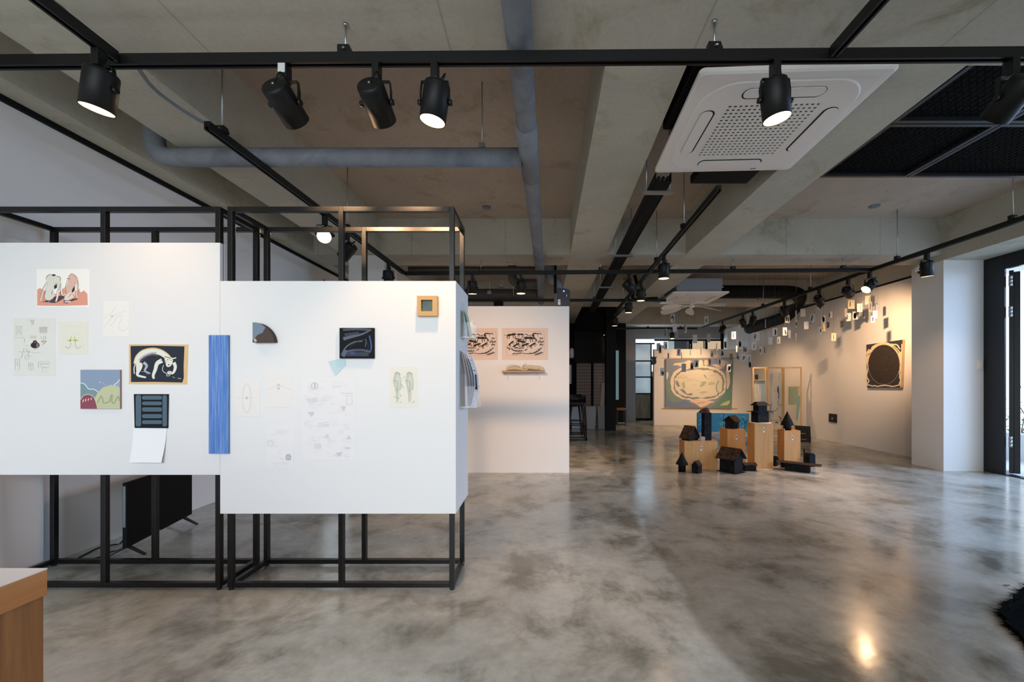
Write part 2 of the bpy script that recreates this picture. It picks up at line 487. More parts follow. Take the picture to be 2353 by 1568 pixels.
# display walls standing in the hall (fixed)
struct('partition_short', MB().box(-2.0, 0.378, 5.167, 5.25, 0, 2.128), M['panel'])
struct('partition_rear', MB().box(3.11, 5.75, 11.0, 11.12, 0, 2.065), M['panel'])

# white boards on the left wall
t = MB().box(XL, XL + 0.03, 0.3, 2.53, 0.0, 2.0).build('wall_board', M['white'])
tag(t, 'white board against the long wall beside the wooden counter, mostly hidden by the first display stand', 'wall board')
t = MB().box(XL, XL + 0.05, 3.96, 4.48, 0.0, 2.51).build('wall_board', M['white'])
tag(t, 'narrow tall white board against the long wall, seen between the two display stands', 'wall board')

# ------------------------------------------------------------------ pipes and ducts
ZP, RP = 2.752, 0.062
t = thing('ceiling_pipe', 'long grey wrapped pipe running the length of the hall under the beams', 'pipe', (-0.09, 2.0, ZP))
MB().tube([(-0.115, 0.9, ZP), (-0.10, 1.69, ZP), (-0.074, 2.876, ZP), (0.02, 6.4, ZP), (0.03, 7.7, ZP), (0.03, 7.85, ZP - 0.03)], RP, 24).build('pipe_run', M['pipe'], t)
mb = MB().tube([(-0.084, 2.50, ZP), (-0.066, 3.15, ZP)], RP + 0.006, 24)
mb.build('tee_joint', M['pipe'], t)
t = thing('ceiling_pipe', 'grey wrapped branch pipe crossing from an elbow at the recess to the long pipe', 'pipe', (-1.4, 2.876, ZP))
path = [(-2.737, 2.876, 3.28), (-2.737, 2.876, 2.92), (-2.725, 2.876, 2.83), (-2.69, 2.876, 2.775), (-2.62, 2.876, 2.752), (-2.5, 2.876, ZP)]
MB().tube(smooth_pts(path, 4) + [(-0.13, 2.876, ZP)], RP, 24).build('pipe_run', M['pipe'], t)
hx = (1108 - CX) / FPX * 2.876
MB().cyl((hx, 2.876, ZP + RP), (hx, 2.876, ZS), 0.004, n=8).build('hanger_rod', M['steel'], t)
MB().box(hx - 0.022, hx + 0.022, 2.85, 2.90, ZP + RP - 0.004, ZP + RP + 0.03).build('hanger_clip', M['steel'], t)
t = thing('pipe_hanger', 'small zinc pipe bracket beside the pipe elbow in the recess', 'bracket', (-2.6, 2.9, 2.8))
MB().box(-2.60, -2.565, 2.86, 2.92, 2.78, 2.83).build('bracket', M['steel'], t)

def duct(name, label, pts, r, m, rods=()):
    t = thing(name, label, 'duct', pts[0])
    MB().tube(smooth_pts(pts, 6), r, 20).build('duct_run', m, t)
    for (x, y, z0) in rods:
        MB().cyl((x, y, z0), (x, y, ZS), 0.005, n=6).build('hanger_rod', M['steel'], t)
        MB().box(x - 0.035, x + 0.035, y - 0.03, y + 0.03, z0 - 0.03, z0 + 0.03).build('hanger_clamp', M['steel'], t)
duct('ventilation_duct', 'thick dark grey duct crossing above the white partition with the animal prints', [(-2.9, 7.55, 2.79), (-1.0, 7.55, 2.79), (0.02, 7.55, 2.79)], 0.112, M['duct'], [(-0.92, 7.42, 2.80), (-0.70, 7.42, 2.93)])
duct('ventilation_duct', 'thin dark grey duct high behind the track over the partition', [(-2.9, 6.5, 2.965), (-1.0, 6.5, 2.965), (0.08, 6.5, 2.965)], 0.05, M['duct'])
duct('ventilation_duct', 'short grey duct with an elbow turning up between the two dark ducts', [(-0.47, 7.0, 3.25), (-0.47, 7.0, 2.98), (-0.43, 7.0, 2.90), (-0.33, 7.0, 2.87), (-0.03, 7.0, 2.87)], 0.075, M['duct'])
duct('ventilation_duct', 'upright grey pipe with a bend beside the black device on the partition', [(0.15, 6.3, 3.27), (0.15, 6.3, 2.9), (0.17, 6.3, 2.78), (0.27, 6.3, 2.70), (0.29, 6.3, 2.58), (0.29, 6.3, 2.42)], 0.066, M['pipe'])
duct('ventilation_duct', 'slim black upright pipe from ceiling beside the bent grey pipe', [(0.235, 6.1, 3.27), (0.235, 6.1, 2.5)], 0.022, M['ductblack'])
duct('ventilation_duct', 'black duct from the far ceiling unit turning along the wall behind the hanging cards',
     [(3.35, 8.15, 2.98), (4.6, 8.15, 2.98), (5.15, 8.2, 2.97), (5.42, 8.45, 2.9), (5.5, 8.95, 2.66), (5.5, 9.6, 2.60), (5.48, 10.6, 2.56)], 0.13, M['ductblack'], [(4.43, 8.15, 2.84)])
duct('ventilation_duct', 'slim black flexible hose hanging beside the far ceiling unit', [(1.85, 7.9, 3.25), (1.9, 7.9, 3.05), (1.83, 7.9, 2.92), (1.86, 7.9, 2.78), (2.3, 7.9, 2.80)], 0.03, M['ductblack'])

# cable tray with its hangers
t = thing('cable_tray', 'black cable tray running from the near ceiling unit toward the dark bar', 'cable tray', (1.03, 4.2, 2.72))
a0, a1 = (0.966, 3.16), (1.17, 9.0)
hw = 0.06
tr = MB().prism([(a0[0] - hw, a0[1]), (a0[0] + hw, a0[1]), (a1[0] + hw, a1[1]), (a1[0] - hw, a1[1])], 2.72, 2.727)
for s in (-1, 1):
    tr.prism([(a0[0] + s * hw - 0.004, a0[1]), (a0[0] + s * hw + 0.004, a0[1]), (a1[0] + s * hw + 0.004, a1[1]), (a1[0] + s * hw - 0.004, a1[1])], 2.72, 2.79)
tr.build('tray', M['ductblack'], t)
cb = MB()
for k in range(3):
    cb.tube([(a0[0] - 0.035 + 0.035 * k, a0[1], 2.75), (a1[0] - 0.035 + 0.035 * k, a1[1], 2.75)], 0.014, 8)
cb.build('cable', M['deepblack'], t)
for y in (3.32, 4.97, 6.62):
    x = a0[0] + (a1[0] - a0[0]) * (y - a0[1]) / (a1[1] - a0[1])
    br = MB().box(x - 0.12, x + 0.12, y - 0.02, y + 0.02, 2.70, 2.718)
    br.build('cross_bracket', M['steel'], t)
    for s in (-1, 1):
        MB().cyl((x + s * 0.095, y, 2.70), (x + s * 0.095, y, ZS), 0.005, n=6).build('hanger_rod', M['steel'], t)

# ------------------------------------------------------------------ black expanded-metal ceiling rafts
def raft(x0, x1, y0, y1, z, label):
    t = thing('mesh_raft', label, 'ceiling grille', ((x0 + x1) / 2, (y0 + y1) / 2, z), 'black mesh rafts over the glass doors')
    f = MB(); s = 0.028
    f.box(x0, x1, y0, y0 + s, z, z + 0.035); f.box(x0, x1, y1 - s, y1, z, z + 0.035)
    f.box(x0, x0 + s, y0 + s, y1 - s, z, z + 0.035); f.box(x1 - s, x1, y0 + s, y1 - s, z, z + 0.035)
    f.build('raft_frame', M['meshframe'], t)
    g = MB(); px, py = 0.046, 0.021
    ny = int((y1 - y0 - 2 * s) / py); nx = int((x1 - x0 - 2 * s) / px)
    hw2 = 0.0035
    for j in range(ny):
        yc = y0 + s + (j + 0.5) * py
        pts = []
        for i in range(2 * nx + 1):
            pts.append((x0 + s + i * px / 2, yc + (0.5 if (i + j) % 2 else -0.5) * py, z + 0.012 + (0.008 if i % 2 else 0)))
        vs = []; fs = []
        for (x, y, zz) in pts:
            vs += [(x, y - hw2, zz), (x, y + hw2, zz + 0.006)]
        for i in range(len(pts) - 1):
            fs.append((2 * i, 2 * i + 1, 2 * i + 3, 2 * i + 2))
        g.add(vs, fs)
    g.build('mesh_infill', M['mesh'], t)
    MB().box(x0, x1, y0, y1, z + 0.036, z + 0.05).build('backing_sheet', M['deepblack'], t)
    for (x, y) in ((x0 + 0.1, y0 + 0.1), (x1 - 0.1, y1 - 0.1)):
        MB().cyl((x, y, z + 0.05), (x, y, ZS), 0.004, n=6).build('hanger_rod', M['steel'], t)
ZR = 2.90
raft(2.37, 3.12, 2.74, 3.45, ZR, 'black mesh ceiling raft beside the lengthwise beam, second row from the crosswise beam')
raft(3.13, 4.14, 2.74, 3.45, ZR, 'black mesh ceiling raft toward the doors, second row from the crosswise beam')
raft(2.37, 3.12, 2.15, 2.73, ZR, 'black mesh ceiling raft beside the lengthwise beam and next to the near crosswise beam')
raft(3.13, 4.14, 2.15, 2.73, ZR, 'black mesh ceiling raft behind the large unlit spotlight at the track end')

# ------------------------------------------------------------------ lighting tracks
ZT0, ZT1 = 2.628, 2.677
def track(label, p0, p1, rods=(), ztop=ZS, gaps=()):
    p0 = Vector((*p0, 0)); p1 = Vector((*p1, 0))
    t = thing('lighting_track', label, 'lighting track', ((p0.x + p1.x) / 2, (p0.y + p1.y) / 2, ZT0), 'black lighting tracks')
    d = (p1 - p0).normalized(); n = Vector((-d.y, d.x, 0)) * 0.018
    def q(s, e, w0): 
        return [(s + n * w0).to_tuple()[:2], (s - n * w0).to_tuple()[:2], (e - n * w0).to_tuple()[:2], (e + n * w0).to_tuple()[:2]]
    tr = MB()
    at = lambda y: p0.lerp(p1, (y - p0.y) / (p1.y - p0.y))
    ends = [p0] + [at(y + k * 0.0195) for y in gaps for k in (-1, 1)] + [p1]
    for e0, e1 in zip(ends[::2], ends[1::2]):
        tr.prism(q(e0, e1, 1.0), ZT0 + 0.018, ZT1)
        for s in (1, -1):
            a = e0 + n * s * 0.72; b2 = e1 + n * s * 0.72
            tr.prism(q(a, b2, 0.28), ZT0, ZT0 + 0.018)
    tr.build('rail', M['track'], t)
    for r in rods:
        x, y = r[0], r[1]; top = r[2] if len(r) > 2 else ztop
        MB().cyl((x, y, ZT1 + 0.03), (x, y, top), 0.005, n=8).build('suspension_rod', M['steel'], t)
        MB().cyl((x, y, top - 0.012), (x, y, top), 0.012, n=10).build('ceiling_anchor', M['steel'], t)
        c = MB().prism_y([(x - 0.032, ZT1 - 0.004), (x + 0.036, ZT1 - 0.004), (x + 0.022, ZT1 + 0.036), (x - 0.032, ZT1 + 0.036)], y - 0.016, y + 0.016)
        c.build('clamp', M['track'], t)
        MB().cyl((x - 0.008, y - 0.016, ZT1 + 0.018), (x + 0.004, y - 0.03, ZT1 + 0.01), 0.005, n=6).build('thumb_screw', M['steel'], t)
    return t
def yT1(x): return 1.8735 - 0.0095 * x
def yT2(x): return 5.51 - 0.027 * x
track('black track crossing the whole ceiling in front of the white ceiling unit', (-2.95, yT1(-2.95)), (2.95, yT1(2.95)), [(-0.902, yT1(-0.9), ZB), (0.806, yT1(0.8), ZB), (-2.75, yT1(-2.75)), (2.6, yT1(2.6))])
track('black track meeting the crossing track from the camera end, above the big lit spotlight', (-1.957, -0.5), (-1.957, 1.865), [(-1.957, 0.6)])
track('black track running back over the display frames toward the white column', (-1.94, 2.36), (-1.86, 5.53), [(-1.937, 2.47), (-1.90, 4.0)])
track('short black track meeting the crossing track at the beam beside the ceiling unit', (1.335, -0.4), (1.335, 1.835), [(1.335, 0.7)])
track('black track beside the cable tray with a row of small lit lamps', (1.385, 3.12), (1.68, 10.5), [(1.42, 3.98), (1.462, 5.05), (1.56, 7.55)], gaps=(5.469, 7.37))
track('long thin black track crossing the hall under the second crosswise beam', (-1.85, yT2(-1.85)), (4.40, yT2(4.4)), [(-0.80, yT2(-.8), ZB), (0.83, yT2(.8), ZB), (2.60, yT2(2.6), ZB), (4.05, yT2(4), ZB)])
track('black track along the wall with the black oval painting', (4.42, 2.6), (4.42, 11.0), [(4.42, 3.78), (4.42, 5.0), (4.42, 6.6), (4.42, 8.0)])
track('black track crossing behind the black device on the partition', (-1.9, 7.37), (2.3, 7.37), [(-0.476, 7.37), (1.0, 7.37)])
track('black track at the far end before the rear windows', (1.9, 11.2), (4.36, 11.2), [(3.0, 11.2), (3.9, 11.2)])

cb = MB().tube(smooth_pts([(-1.92, 1.90, 2.69)] + [HZ(px, py, 2.70) for px, py in ((345, 195), (400, 240), (450, 272), (482, 288))], 5), 0.009, 8)
tag(cb.build('flexible_conduit', mat('ribbed_grey_conduit', srgb(112, 118, 126), 0.45)), 'grey flexible conduit bridging the gap between two tracks', 'conduit')
cb = MB().tube([HZ(110, 2, 2.80), HZ(200, 72, 2.80), HZ(293, 138, 2.80)], 0.0025, 6)
tag(cb.build('ceiling_cable', M['pipe']), 'thin grey cable stapled under the concrete above the track corner', 'cable')
cb = MB().tube([(-2.0, 1.73, 2.69), (-1.99, 1.69, 2.715), (-1.98, 1.62, 2.70), (-1.97, 1.55, 2.69)], 0.008, 8, 0).ball((-2.0, 1.74, 2.70), 0.013, 1)
tag(cb.build('cable_connector', [M['steel'], mat('blue_plastic', srgb(30, 70, 130), 0.4)]), 'clear and blue cable connector lying on the track near its corner', 'connector')

# ------------------------------------------------------------------ spotlights
M['reflector'] = mat('cream_reflector', srgb(240, 214, 170), 0.35)
M['bulb_on'] = mat('lit_lamp_face', srgb(255, 236, 200), 0.4, emit=22.0, ecol=(1.0, 0.92, 0.78))
M['bulb_off'] = mat('unlit_lamp_face', srgb(180, 176, 168), 0.3)
WARM = (1.0, 0.60, 0.32)
LAMPG = 'black cylinder spotlights on the tracks'
def lamp(at, axis, label, on=True, power=30, cone=70, blend=0.6, L=0.168, R=0.06, drop=0.178, color=WARM, sticker=False):
    at = Vector(at); a = Vector(axis).normalized()
    t = thing('track_spotlight', label, 'spotlight', at, LAMPG)
    ad = MB().box(at.x - 0.016, at.x + 0.016, at.y - 0.024, at.y + 0.024, at.z - 0.075, at.z - 0.0003).build('adapter', M['track'], t, 0.003)
    if sticker:
        MB().box(at.x - 0.020, at.x + 0.012, at.y - 0.027, at.y - 0.0245, at.z - 0.05, at.z - 0.008).build('paper_label', mat('pale_label', srgb(206, 206, 200), 0.6), t)
    c = at + Vector((0, 0, -drop))
    u = a.cross(Vector((0, 0, 1)))
    u = Vector((1, 0, 0)) if u.length < 0.25 else u.normalized()
    if u.x < 0: u = -u
    w = u * (R + 0.007)
    top = at + Vector((0, 0, -0.082))
    pts = [c - w, c - w + Vector((0, 0, 0.052)), top - w * 0.92, top - w * 0.45 + Vector((0, 0, 0.001)), top - w * 0.2 + Vector((0, 0, 0.012)),
           top + w * 0.2 + Vector((0, 0, 0.012)), top + w * 0.45 + Vector((0, 0, 0.001)), top + w * 0.92, c + w + Vector((0, 0, 0.052)), c + w]
    br = MB(); n = u.cross(Vector((0, 0, 1))).normalized() * 0.009
    vs = []; fs = []
    for i, p in enumerate(pts):
        tg = (pts[min(i + 1, 9)] - pts[max(i - 1, 0)]).normalized(); o = tg.cross(n).normalized() * 0.0018
        vs += [p - n - o, p + n - o, p + n + o, p - n + o]
    for i in range(9):
        for k in range(4):
            fs.append((4 * i + k, 4 * i + (k + 1) % 4, 4 * i + 4 + (k + 1) % 4, 4 * i + 4 + k))
    br.add(vs, fs).build('bracket', M['track'], t)
    for s in (-1, 1):
        MB().cyl(c + w * s * 0.93, c + w * s * 1.17, 0.013, n=12).build('bracket_knob', M['track'], t)
    h = L / 2
    body = MB().lathe([(0.001, -h), (R * 0.86, -h), (R * 0.97, -h + 0.006), (R, -h + 0.016), (R, h), (R - 0.003, h), (R - 0.004, h - 0.055)], c, a, 28)
    body.build('housing', M['lampblack'], t)
    MB().lathe([(R - 0.0035, h - 0.001), (R * 0.66, h - 0.062)], c, a, 28).build('reflector', M['reflector'], t)
    MB().lathe([(R * 0.68, h - 0.058), (R * 0.45, h - 0.052), (0.001, h - 0.05)], c, a, 24).build('lamp_face', M['bulb_on'] if on else M['bulb_off'], t)
    back = c - a * h
    sd = u * 0.035
    cbl = smooth_pts([at + Vector((0, 0, -0.07)), at + Vector((0, 0, -0.095)) + sd * 0.7, back + Vector((0, 0, 0.05)) + sd, back + Vector((0, 0, 0.022)) + sd * 0.4, back], 4)
    MB().tube(cbl, 0.0035, 6).build('cable', M['deepblack'], t)
    MB().cyl(back, back - a * 0.006, 0.006, n=8).build('cable_gland', M['steel'], t)
    if on and power:
        l = bpy.data.lights.new('spot_beam', 'SPOT'); l.energy = power; l.color = color
        l.spot_size = math.radians(cone); l.spot_blend = blend; l.shadow_soft_size = 0.03
        o = bpy.data.objects.new('spot_beam', l); COL.objects.link(o)
        o.parent = t
        o.rotation_euler = a.to_track_quat('-Z', 'Y').to_euler()
        o.location = (c + a * (h - 0.03)) - at
    return t
ZA = ZT0
def on1(px, sh=0.0):
    x = (px - CX) / FPX * 1.88
    return (x, yT1(x), ZA)
lamp((-1.957, 1.80, ZA), (-0.20, 0.06, -0.97), 'large lit spotlight at the track corner above the first display board', power=10, cone=120, blend=1.0)
lamp(on1(655), (0.10, 0.88, -0.43), 'tilted spotlight with a pale paper label on its adapter', power=100, cone=64, blend=0.9, sticker=True)
lamp(on1(866), (0.05, 0.87, -0.45), 'tilted spotlight between the labelled one and the lit one on the crossing track', power=75, cone=60, blend=0.9)
lamp(on1(1000), (-0.16, 0.06, -0.98), 'lit spotlight pointing down beside the long grey pipe', power=26, cone=80)
lamp(on1(1776), (0.14, 0.04, -0.98), 'lit spotlight hanging in front of the white ceiling unit', power=26, cone=80)
lamp(on1(2308), (-0.05, 0.78, -0.62), 'big unlit spotlight before the black mesh rafts', on=False)
lamp((-1.91, 3.60, ZA), (0.34, -0.80, -0.5), 'glaring lit spotlight facing the camera over the display frames', power=22, cone=90, drop=0.16)
lamp((-1.90, 4.0, ZA), (-0.72, 0.28, -0.62), 'unlit spotlight turned to the long wall behind the glaring one', on=False)
lamp((-1.875, 5.02, ZA), (0.05, 0.1, -1), 'unlit upright spotlight in front of the white column', on=False)
lamp((-0.92, yT2(-.92), ZA), (0, 0.1, -1), 'lit spotlight just above the acrylic holders at the board edge', power=40, cone=90)
lamp((-0.255, yT2(-.25), ZA), (0, 0.02, -1), 'lit spotlight over the middle of the partition with animal prints', power=30, cone=100)
lamp((1.21, yT2(1.2), ZA), (0.72, 0.1, -0.68), 'slanting spotlight under the cable tray on the second crossing track', power=20, cone=70)
def xc(y): return 1.385 + 0.04 * (y - 3.12)
for y, lab in ((4.72, 'lit spotlight nearest the camera on the track beside the cable tray'),
               (6.00, 'second lit spotlight along the track beside the cable tray'),
               (7.02, 'third lit spotlight along the track beside the cable tray'),
               (8.66, 'fourth lit spotlight along the track beside the cable tray'),
               (10.3, 'last lit spotlight on the track beside the cable tray, above the bins')):
    lamp((xc(y), y, ZA), (0, 0.03, -1), lab, power=(26 if y < 5 else 8) if y < 7.5 else 4, cone=120 if y < 5 else 80)
lamp((2.05, 11.2, ZA), (0, -0.1, -1), 'lit spotlight before the narrow lit slot in the dark wall', power=3, cone=80)
lamp((4.42, 4.62, ZA), (0.12, 0.1, -1), 'lit spotlight on the column side of the oval painting track', power=20, cone=120)
lamp((4.42, 5.42, ZA), (-0.72, -0.12, -0.68), 'lit spotlight turned away from the wall, beside the dome camera', power=130, cone=80)
lamp((4.42, 5.80, ZA), (0.72, 0.52, -0.36), 'lit spotlight aimed at the black oval painting', power=150, cone=76, blend=1.0)
lamp((4.42, 6.40, ZA), (0.6, 0.45, -0.55), 'unlit spotlight tilted among the topmost hanging cards', on=False)
lamp((4.42, 7.31, ZA), (0.55, 0.55, -0.75), 'lit spotlight in the middle of the wall track among hanging cards', power=22, cone=95, blend=0.9)
lamp((4.42, 8.40, ZA), (-0.15, 0.5, -0.85), 'lit spotlight facing forward beside the black duct bend', power=80, cone=90, blend=0.9)
lamp((4.42, 8.80, ZA), (0.5, 0.3, -0.8), 'lit spotlight just behind the forward-facing one by the duct', power=50, cone=95, blend=0.9)
lamp((4.40, 9.75, ZA), (-0.30, 0.62, -0.72), 'lit spotlight close above the big oval canvas', power=75, cone=100, blend=0.9)
lamp((3.66, 11.2, ZA), (0, -0.15, -1), 'lit spotlight on the far crossing track over the rear partition', power=16, cone=80)

# ------------------------------------------------------------------ ceiling air conditioners
def rrect(hx, hy, r, n=6):
    pts = []
    for cx, cy, a0 in ((hx - r, hy - r, 0), (-hx + r, hy - r, 90), (-hx + r, -hy + r, 180), (hx - r, -hy + r, 270)):
        for k in range(n + 1):
            a = math.radians(a0 + 90 * k / n)
            pts.append((cx + r * math.cos(a), cy + r * math.sin(a)))
    return pts
def ring(mb, outer, inner, z0, z1, mi=0, M4=None):
    n = len(outer)
    vs = [(p[0], p[1], z0) for p in outer] + [(p[0], p[1], z1) for p in inner]
    return mb.add(vs, [(i, (i + 1) % n, n + (i + 1) % n, n + i) for i in range(n)], mi, True, M4)
def cassette(cx, cy, z, rot, label, detail=True):
    t = thing('ceiling_air_conditioner', label, 'air conditioner', (cx, cy, z), 'ceiling cassette units')
    R = Matrix.Translation((cx, cy, z)) @ Matrix.Rotation(rot, 4, 'Z')
    hs = 0.505
    p = MB()
    o1 = rrect(hs, hs, 0.03); o2 = rrect(hs - 0.012, hs - 0.012, 0.028); o3 = rrect(hs - 0.05, hs - 0.05, 0.05)
    ring(p, o1, o1, 0.03, 0.008, M4=R); ring(p, o1, o2, 0.008, 0.0, M4=R); ring(p, o2, o3, 0.0, -0.004, M4=R)
    # raised inner field with soft octagonal outline
    f1 = rrect(0.445, 0.445, 0.20, 8); f2 = rrect(0.437, 0.437, 0.195, 8); o4 = rrect(hs - 0.05, hs - 0.05, 0.05, 8)
    n = len(f1)
    p.add([(a, b2, -0.004) for a, b2 in o4] + [(a, b2, -0.004) for a, b2 in f1], [(i, (i + 1) % n, n + (i + 1) % n, n + i) for i in range(n)], 0, False, R)
    ring(p, f1, f2, -0.004, -0.009, M4=R)
    g = 0.265
    hole = [(g, g), (-g, g), (-g, -g), (g, -g)]
    # field between its outline and the square grille opening
    q = len(f2) // 4
    vs = [(a, b2, -0.009) for a, b2 in f2] + [(a, b2, -0.009) for a, b2 in hole]
    fs = []
    N4 = len(f2)
    for c in range(4):
        for k in range(q - 1):
            fs.append((c * q + k, c * q + k + 1, N4 + c))
        fs.append((c * q + q - 1, ((c + 1) * q) % N4, N4 + (c + 1) % 4, N4 + c))
    p.add(vs, fs, 0, False, R)
    p.build('panel', M['acwhite'], t)
    MB().box(-g, g, -g, g, -0.0035, 0.004, 0, R).build('grille_recess', M['darkslot'], t)
    gr = MB(); ncell = 17; st = 2 * g / ncell
    for k in range(ncell + 1):
        c = -g + k * st
        gr.box(c - 0.0065, c + 0.0065, -g, g, -0.010, -0.0034, 0, R)
        gr.box(-g, g, c - 0.0065, c + 0.0065, -0.0095, -0.0033, 0, R)
    gr.build('intake_grille', M['acwhite'], t)
    for k in range(4):
        Rk = R @ Matrix.Rotation(k * R90, 4, 'Z')
        s = MB().prism([(a, b2 - 0.355) for a, b2 in rrect(0.225, 0.042, 0.04, 6)], -0.0105, -0.006, 0, Rk)
        s.build('slot_gap', M['darkslot'], t)
        fl = MB().prism([(a, b2 - 0.360) for a, b2 in rrect(0.219, 0.036, 0.035, 6)], -0.014, -0.008, 0, Rk).build('louvre_flap', M['acwhite'], t)
    if detail:
        lg = MB()
        lg.cyl(R @ Vector((0.225, 0.455, -0.0045)), R @ Vector((0.225, 0.455, -0.0065)), 0.008, n=16)
        for i in range(2): lg.box(0.198 + 0.008 * i, 0.204 + 0.008 * i, 0.449, 0.460, -0.0068, -0.0045, 0, R)
        lg.build('badge', mat('badge_grey', srgb(120, 112, 112), 0.4), t)
    MB().box(-0.41, 0.41, -0.41, 0.41, 0.03, 0.30, 0, R).build('casing', M['acgrey'] if not detail else M['ductblack'], t, 0.02)
    for sx in (-1, 1):
        for sy in (-1, 1):
            p0 = R @ Vector((sx * 0.43, sy * 0.36, 0.14))
            MB().cyl(p0, (p0.x, p0.y, ZS), 0.005, n=6).build('suspension_rod', M['steel'], t)
            MB().box(sx * 0.43 - 0.025, sx * 0.43 + 0.02, sy * 0.36 - 0.02, sy * 0.36 + 0.02, 0.13, 0.145, 0, R).build('mounting_lug', M['steel'], t)
    return t
cassette(1.365, 2.59, 2.762, math.radians(-2.5), 'white four-way ceiling unit with a square grille behind the lit spotlight')
cassette(2.92, 7.77, 2.762, math.radians(-2), 'far white ceiling unit with a paddle fan hanging under it', False)
mb = MB().box(1.27, 1.75, 3.14, 3.42, 2.83, 2.90)
tag(mb.build('duct_box', M['ductblack'], None, 0.01), 'flat black box behind the near ceiling unit', 'duct box')
mb = MB().box(0.832, 0.892, 2.145, 2.74, 2.86, 3.10)
tag(mb.build('duct_box', M['ductblack'], None, 0.01), 'black insulated duct between the lengthwise beam and the near ceiling unit', 'duct box')
# paddle fan under the far unit
t = thing('paddle_fan', 'white six-paddle air fan hanging under the far ceiling unit', 'fan', (2.92, 7.77, 2.62))
MB().lathe([(0.001, 0.0), (0.05, 0.0), (0.055, 0.02), (0.03, 0.05), (0.012, 0.07), (0.012, 0.15)], (2.92, 7.77, 2.60), (0, 0, 1), 20).build('hub', M['acwhite'], t)
for k in range(6):
    R = Matrix.Translation((2.92, 7.77, 2.625)) @ Matrix.Rotation(math.radians(60 * k + 14), 4, 'Z') @ Matrix.Rotation(math.radians(3), 4, 'Y')
    bl = MB(); vs = []; fs = []
    prof = [(0.04, 0.012), (0.2, 0.018), (0.27, 0.05), (0.40, 0.085), (0.54, 0.09), (0.62, 0.065), (0.645, 0.03)]
    for (x, hwid) in prof:
        tw = math.radians(22) if x > 0.25 else math.radians(8)
        zz = -0.10 * (x / 0.645) ** 2 * 0.3
        for s, th in ((-1, 0), (1, 0), (1, 0.006), (-1, 0.006)):
            vs.append(R @ Vector((x, s * hwid * math.cos(tw), zz + s * hwid * math.sin(tw) + th)))
    for i in range(len(prof) - 1):
        for j in range(4):
            fs.append((4 * i + j, 4 * i + (j + 1) % 4, 4 * i + 4 + (j + 1) % 4, 4 * i + 4 + j))
    fs += [(3, 2, 1, 0), (4 * len(prof) - 4, 4 * len(prof) - 3, 4 * len(prof) - 2, 4 * len(prof) - 1)]
    bl.add(vs, fs, 0, False).build('paddle', M['acwhite'], t)

# dome camera on the column, light switch, black devices
t = thing('dome_camera', 'white dome security camera fixed to the column beside the track', 'security camera', (5.15, 5.45, 2.66))
MB().lathe([(0.001, 0.05), (0.075, 0.05), (0.08, 0.02), (0.07, 0.0), (0.052, -0.008)], (5.15, 5.45, 2.66), (0, 0, 1), 24).build('housing', M['acwhite'], t)
MB().ball((5.15, 5.45, 2.655), 0.052, 0, 16, (1, 1, 0.9)).build('dark_dome', mat('smoked_dome', srgb(20, 20, 22), 0.08), t)
MB().box(5.15, 5.258, 5.40, 5.50, 2.70, 2.73).cyl((5.15, 5.45, 2.70), (5.15, 5.45, 2.73), 0.05, n=20).build('wall_arm', M['acwhite'], t)
p = V(2250, 838.5, 5.268)
t = thing('light_switch', 'white rocker light switch on the column beside the glass doors', 'light switch', p)
MB().box(p.x - 0.042, p.x + 0.042, 5.258, 5.268, p.z - 0.065, p.z + 0.065).build('plate', M['acwhite'], t, 0.004)
MB().box(p.x - 0.014, p.x + 0.03, 5.252, 5.258, p.z - 0.035, p.z + 0.035).build('rocker', M['acwhite'], t, 0.002)
a = V(1281, 703, 5.19); b2 = V(1309, 662, 5.19)
t = thing('wireless_receiver', 'black box device with a small blue display standing on the partition end', 'electronic device', ((a.x + b2.x) / 2, 5.21, 2.128))
MB().prism_y([(a.x, 2.1285), (b2.x, 2.1285), (b2.x, b2.z - 0.035), (b2.x - 0.05, b2.z - 0.012), (a.x, b2.z)], 5.172, 5.246).build('case', M['black'], t, 0.004)
MB().box(a.x + 0.07, a.x + 0.09, 5.170, 5.173, b2.z - 0.055, b2.z - 0.035).build('display', mat('blue_led', (0.05, 0.08, 0.5), 0.4, emit=1.5, ecol=(0.15, 0.2, 1.0)), t)
MB().box(a.x + 0.112, a.x + 0.117, 5.170, 5.173, b2.z - 0.115, b2.z - 0.088).build('indicator', mat('teal_led', (0.1, 0.2, 0.25), 0.4, emit=0.5, ecol=(0.3, 0.6, 0.7)), t)
st = MB().box(a.x + 0.004, a.x + 0.037, 5.170, 5.173, 2.146, 2.190).box(a.x + 0.004, a.x + 0.037, 5.170, 5.173, 2.196, 2.215)
st.build('paper_sticker', M['panel'], t)
t = thing('ceiling_speaker', 'small black tapered speaker hanging above the partition edge', 'speaker', (-0.75, 7.37, 2.40))
MB().lathe([(0.001, 0), (0.06, 0), (0.085, 0.06), (0.09, 0.20), (0.001, 0.21)], (-0.75, 7.37, 2.42), (0, 0, 1), 18).build('cabinet', M['black'], t)
MB().cyl((-0.75, 7.37, 2.62), (-0.75, 7.37, 2.64), 0.02, n=8).build('mount', M['black'], t)

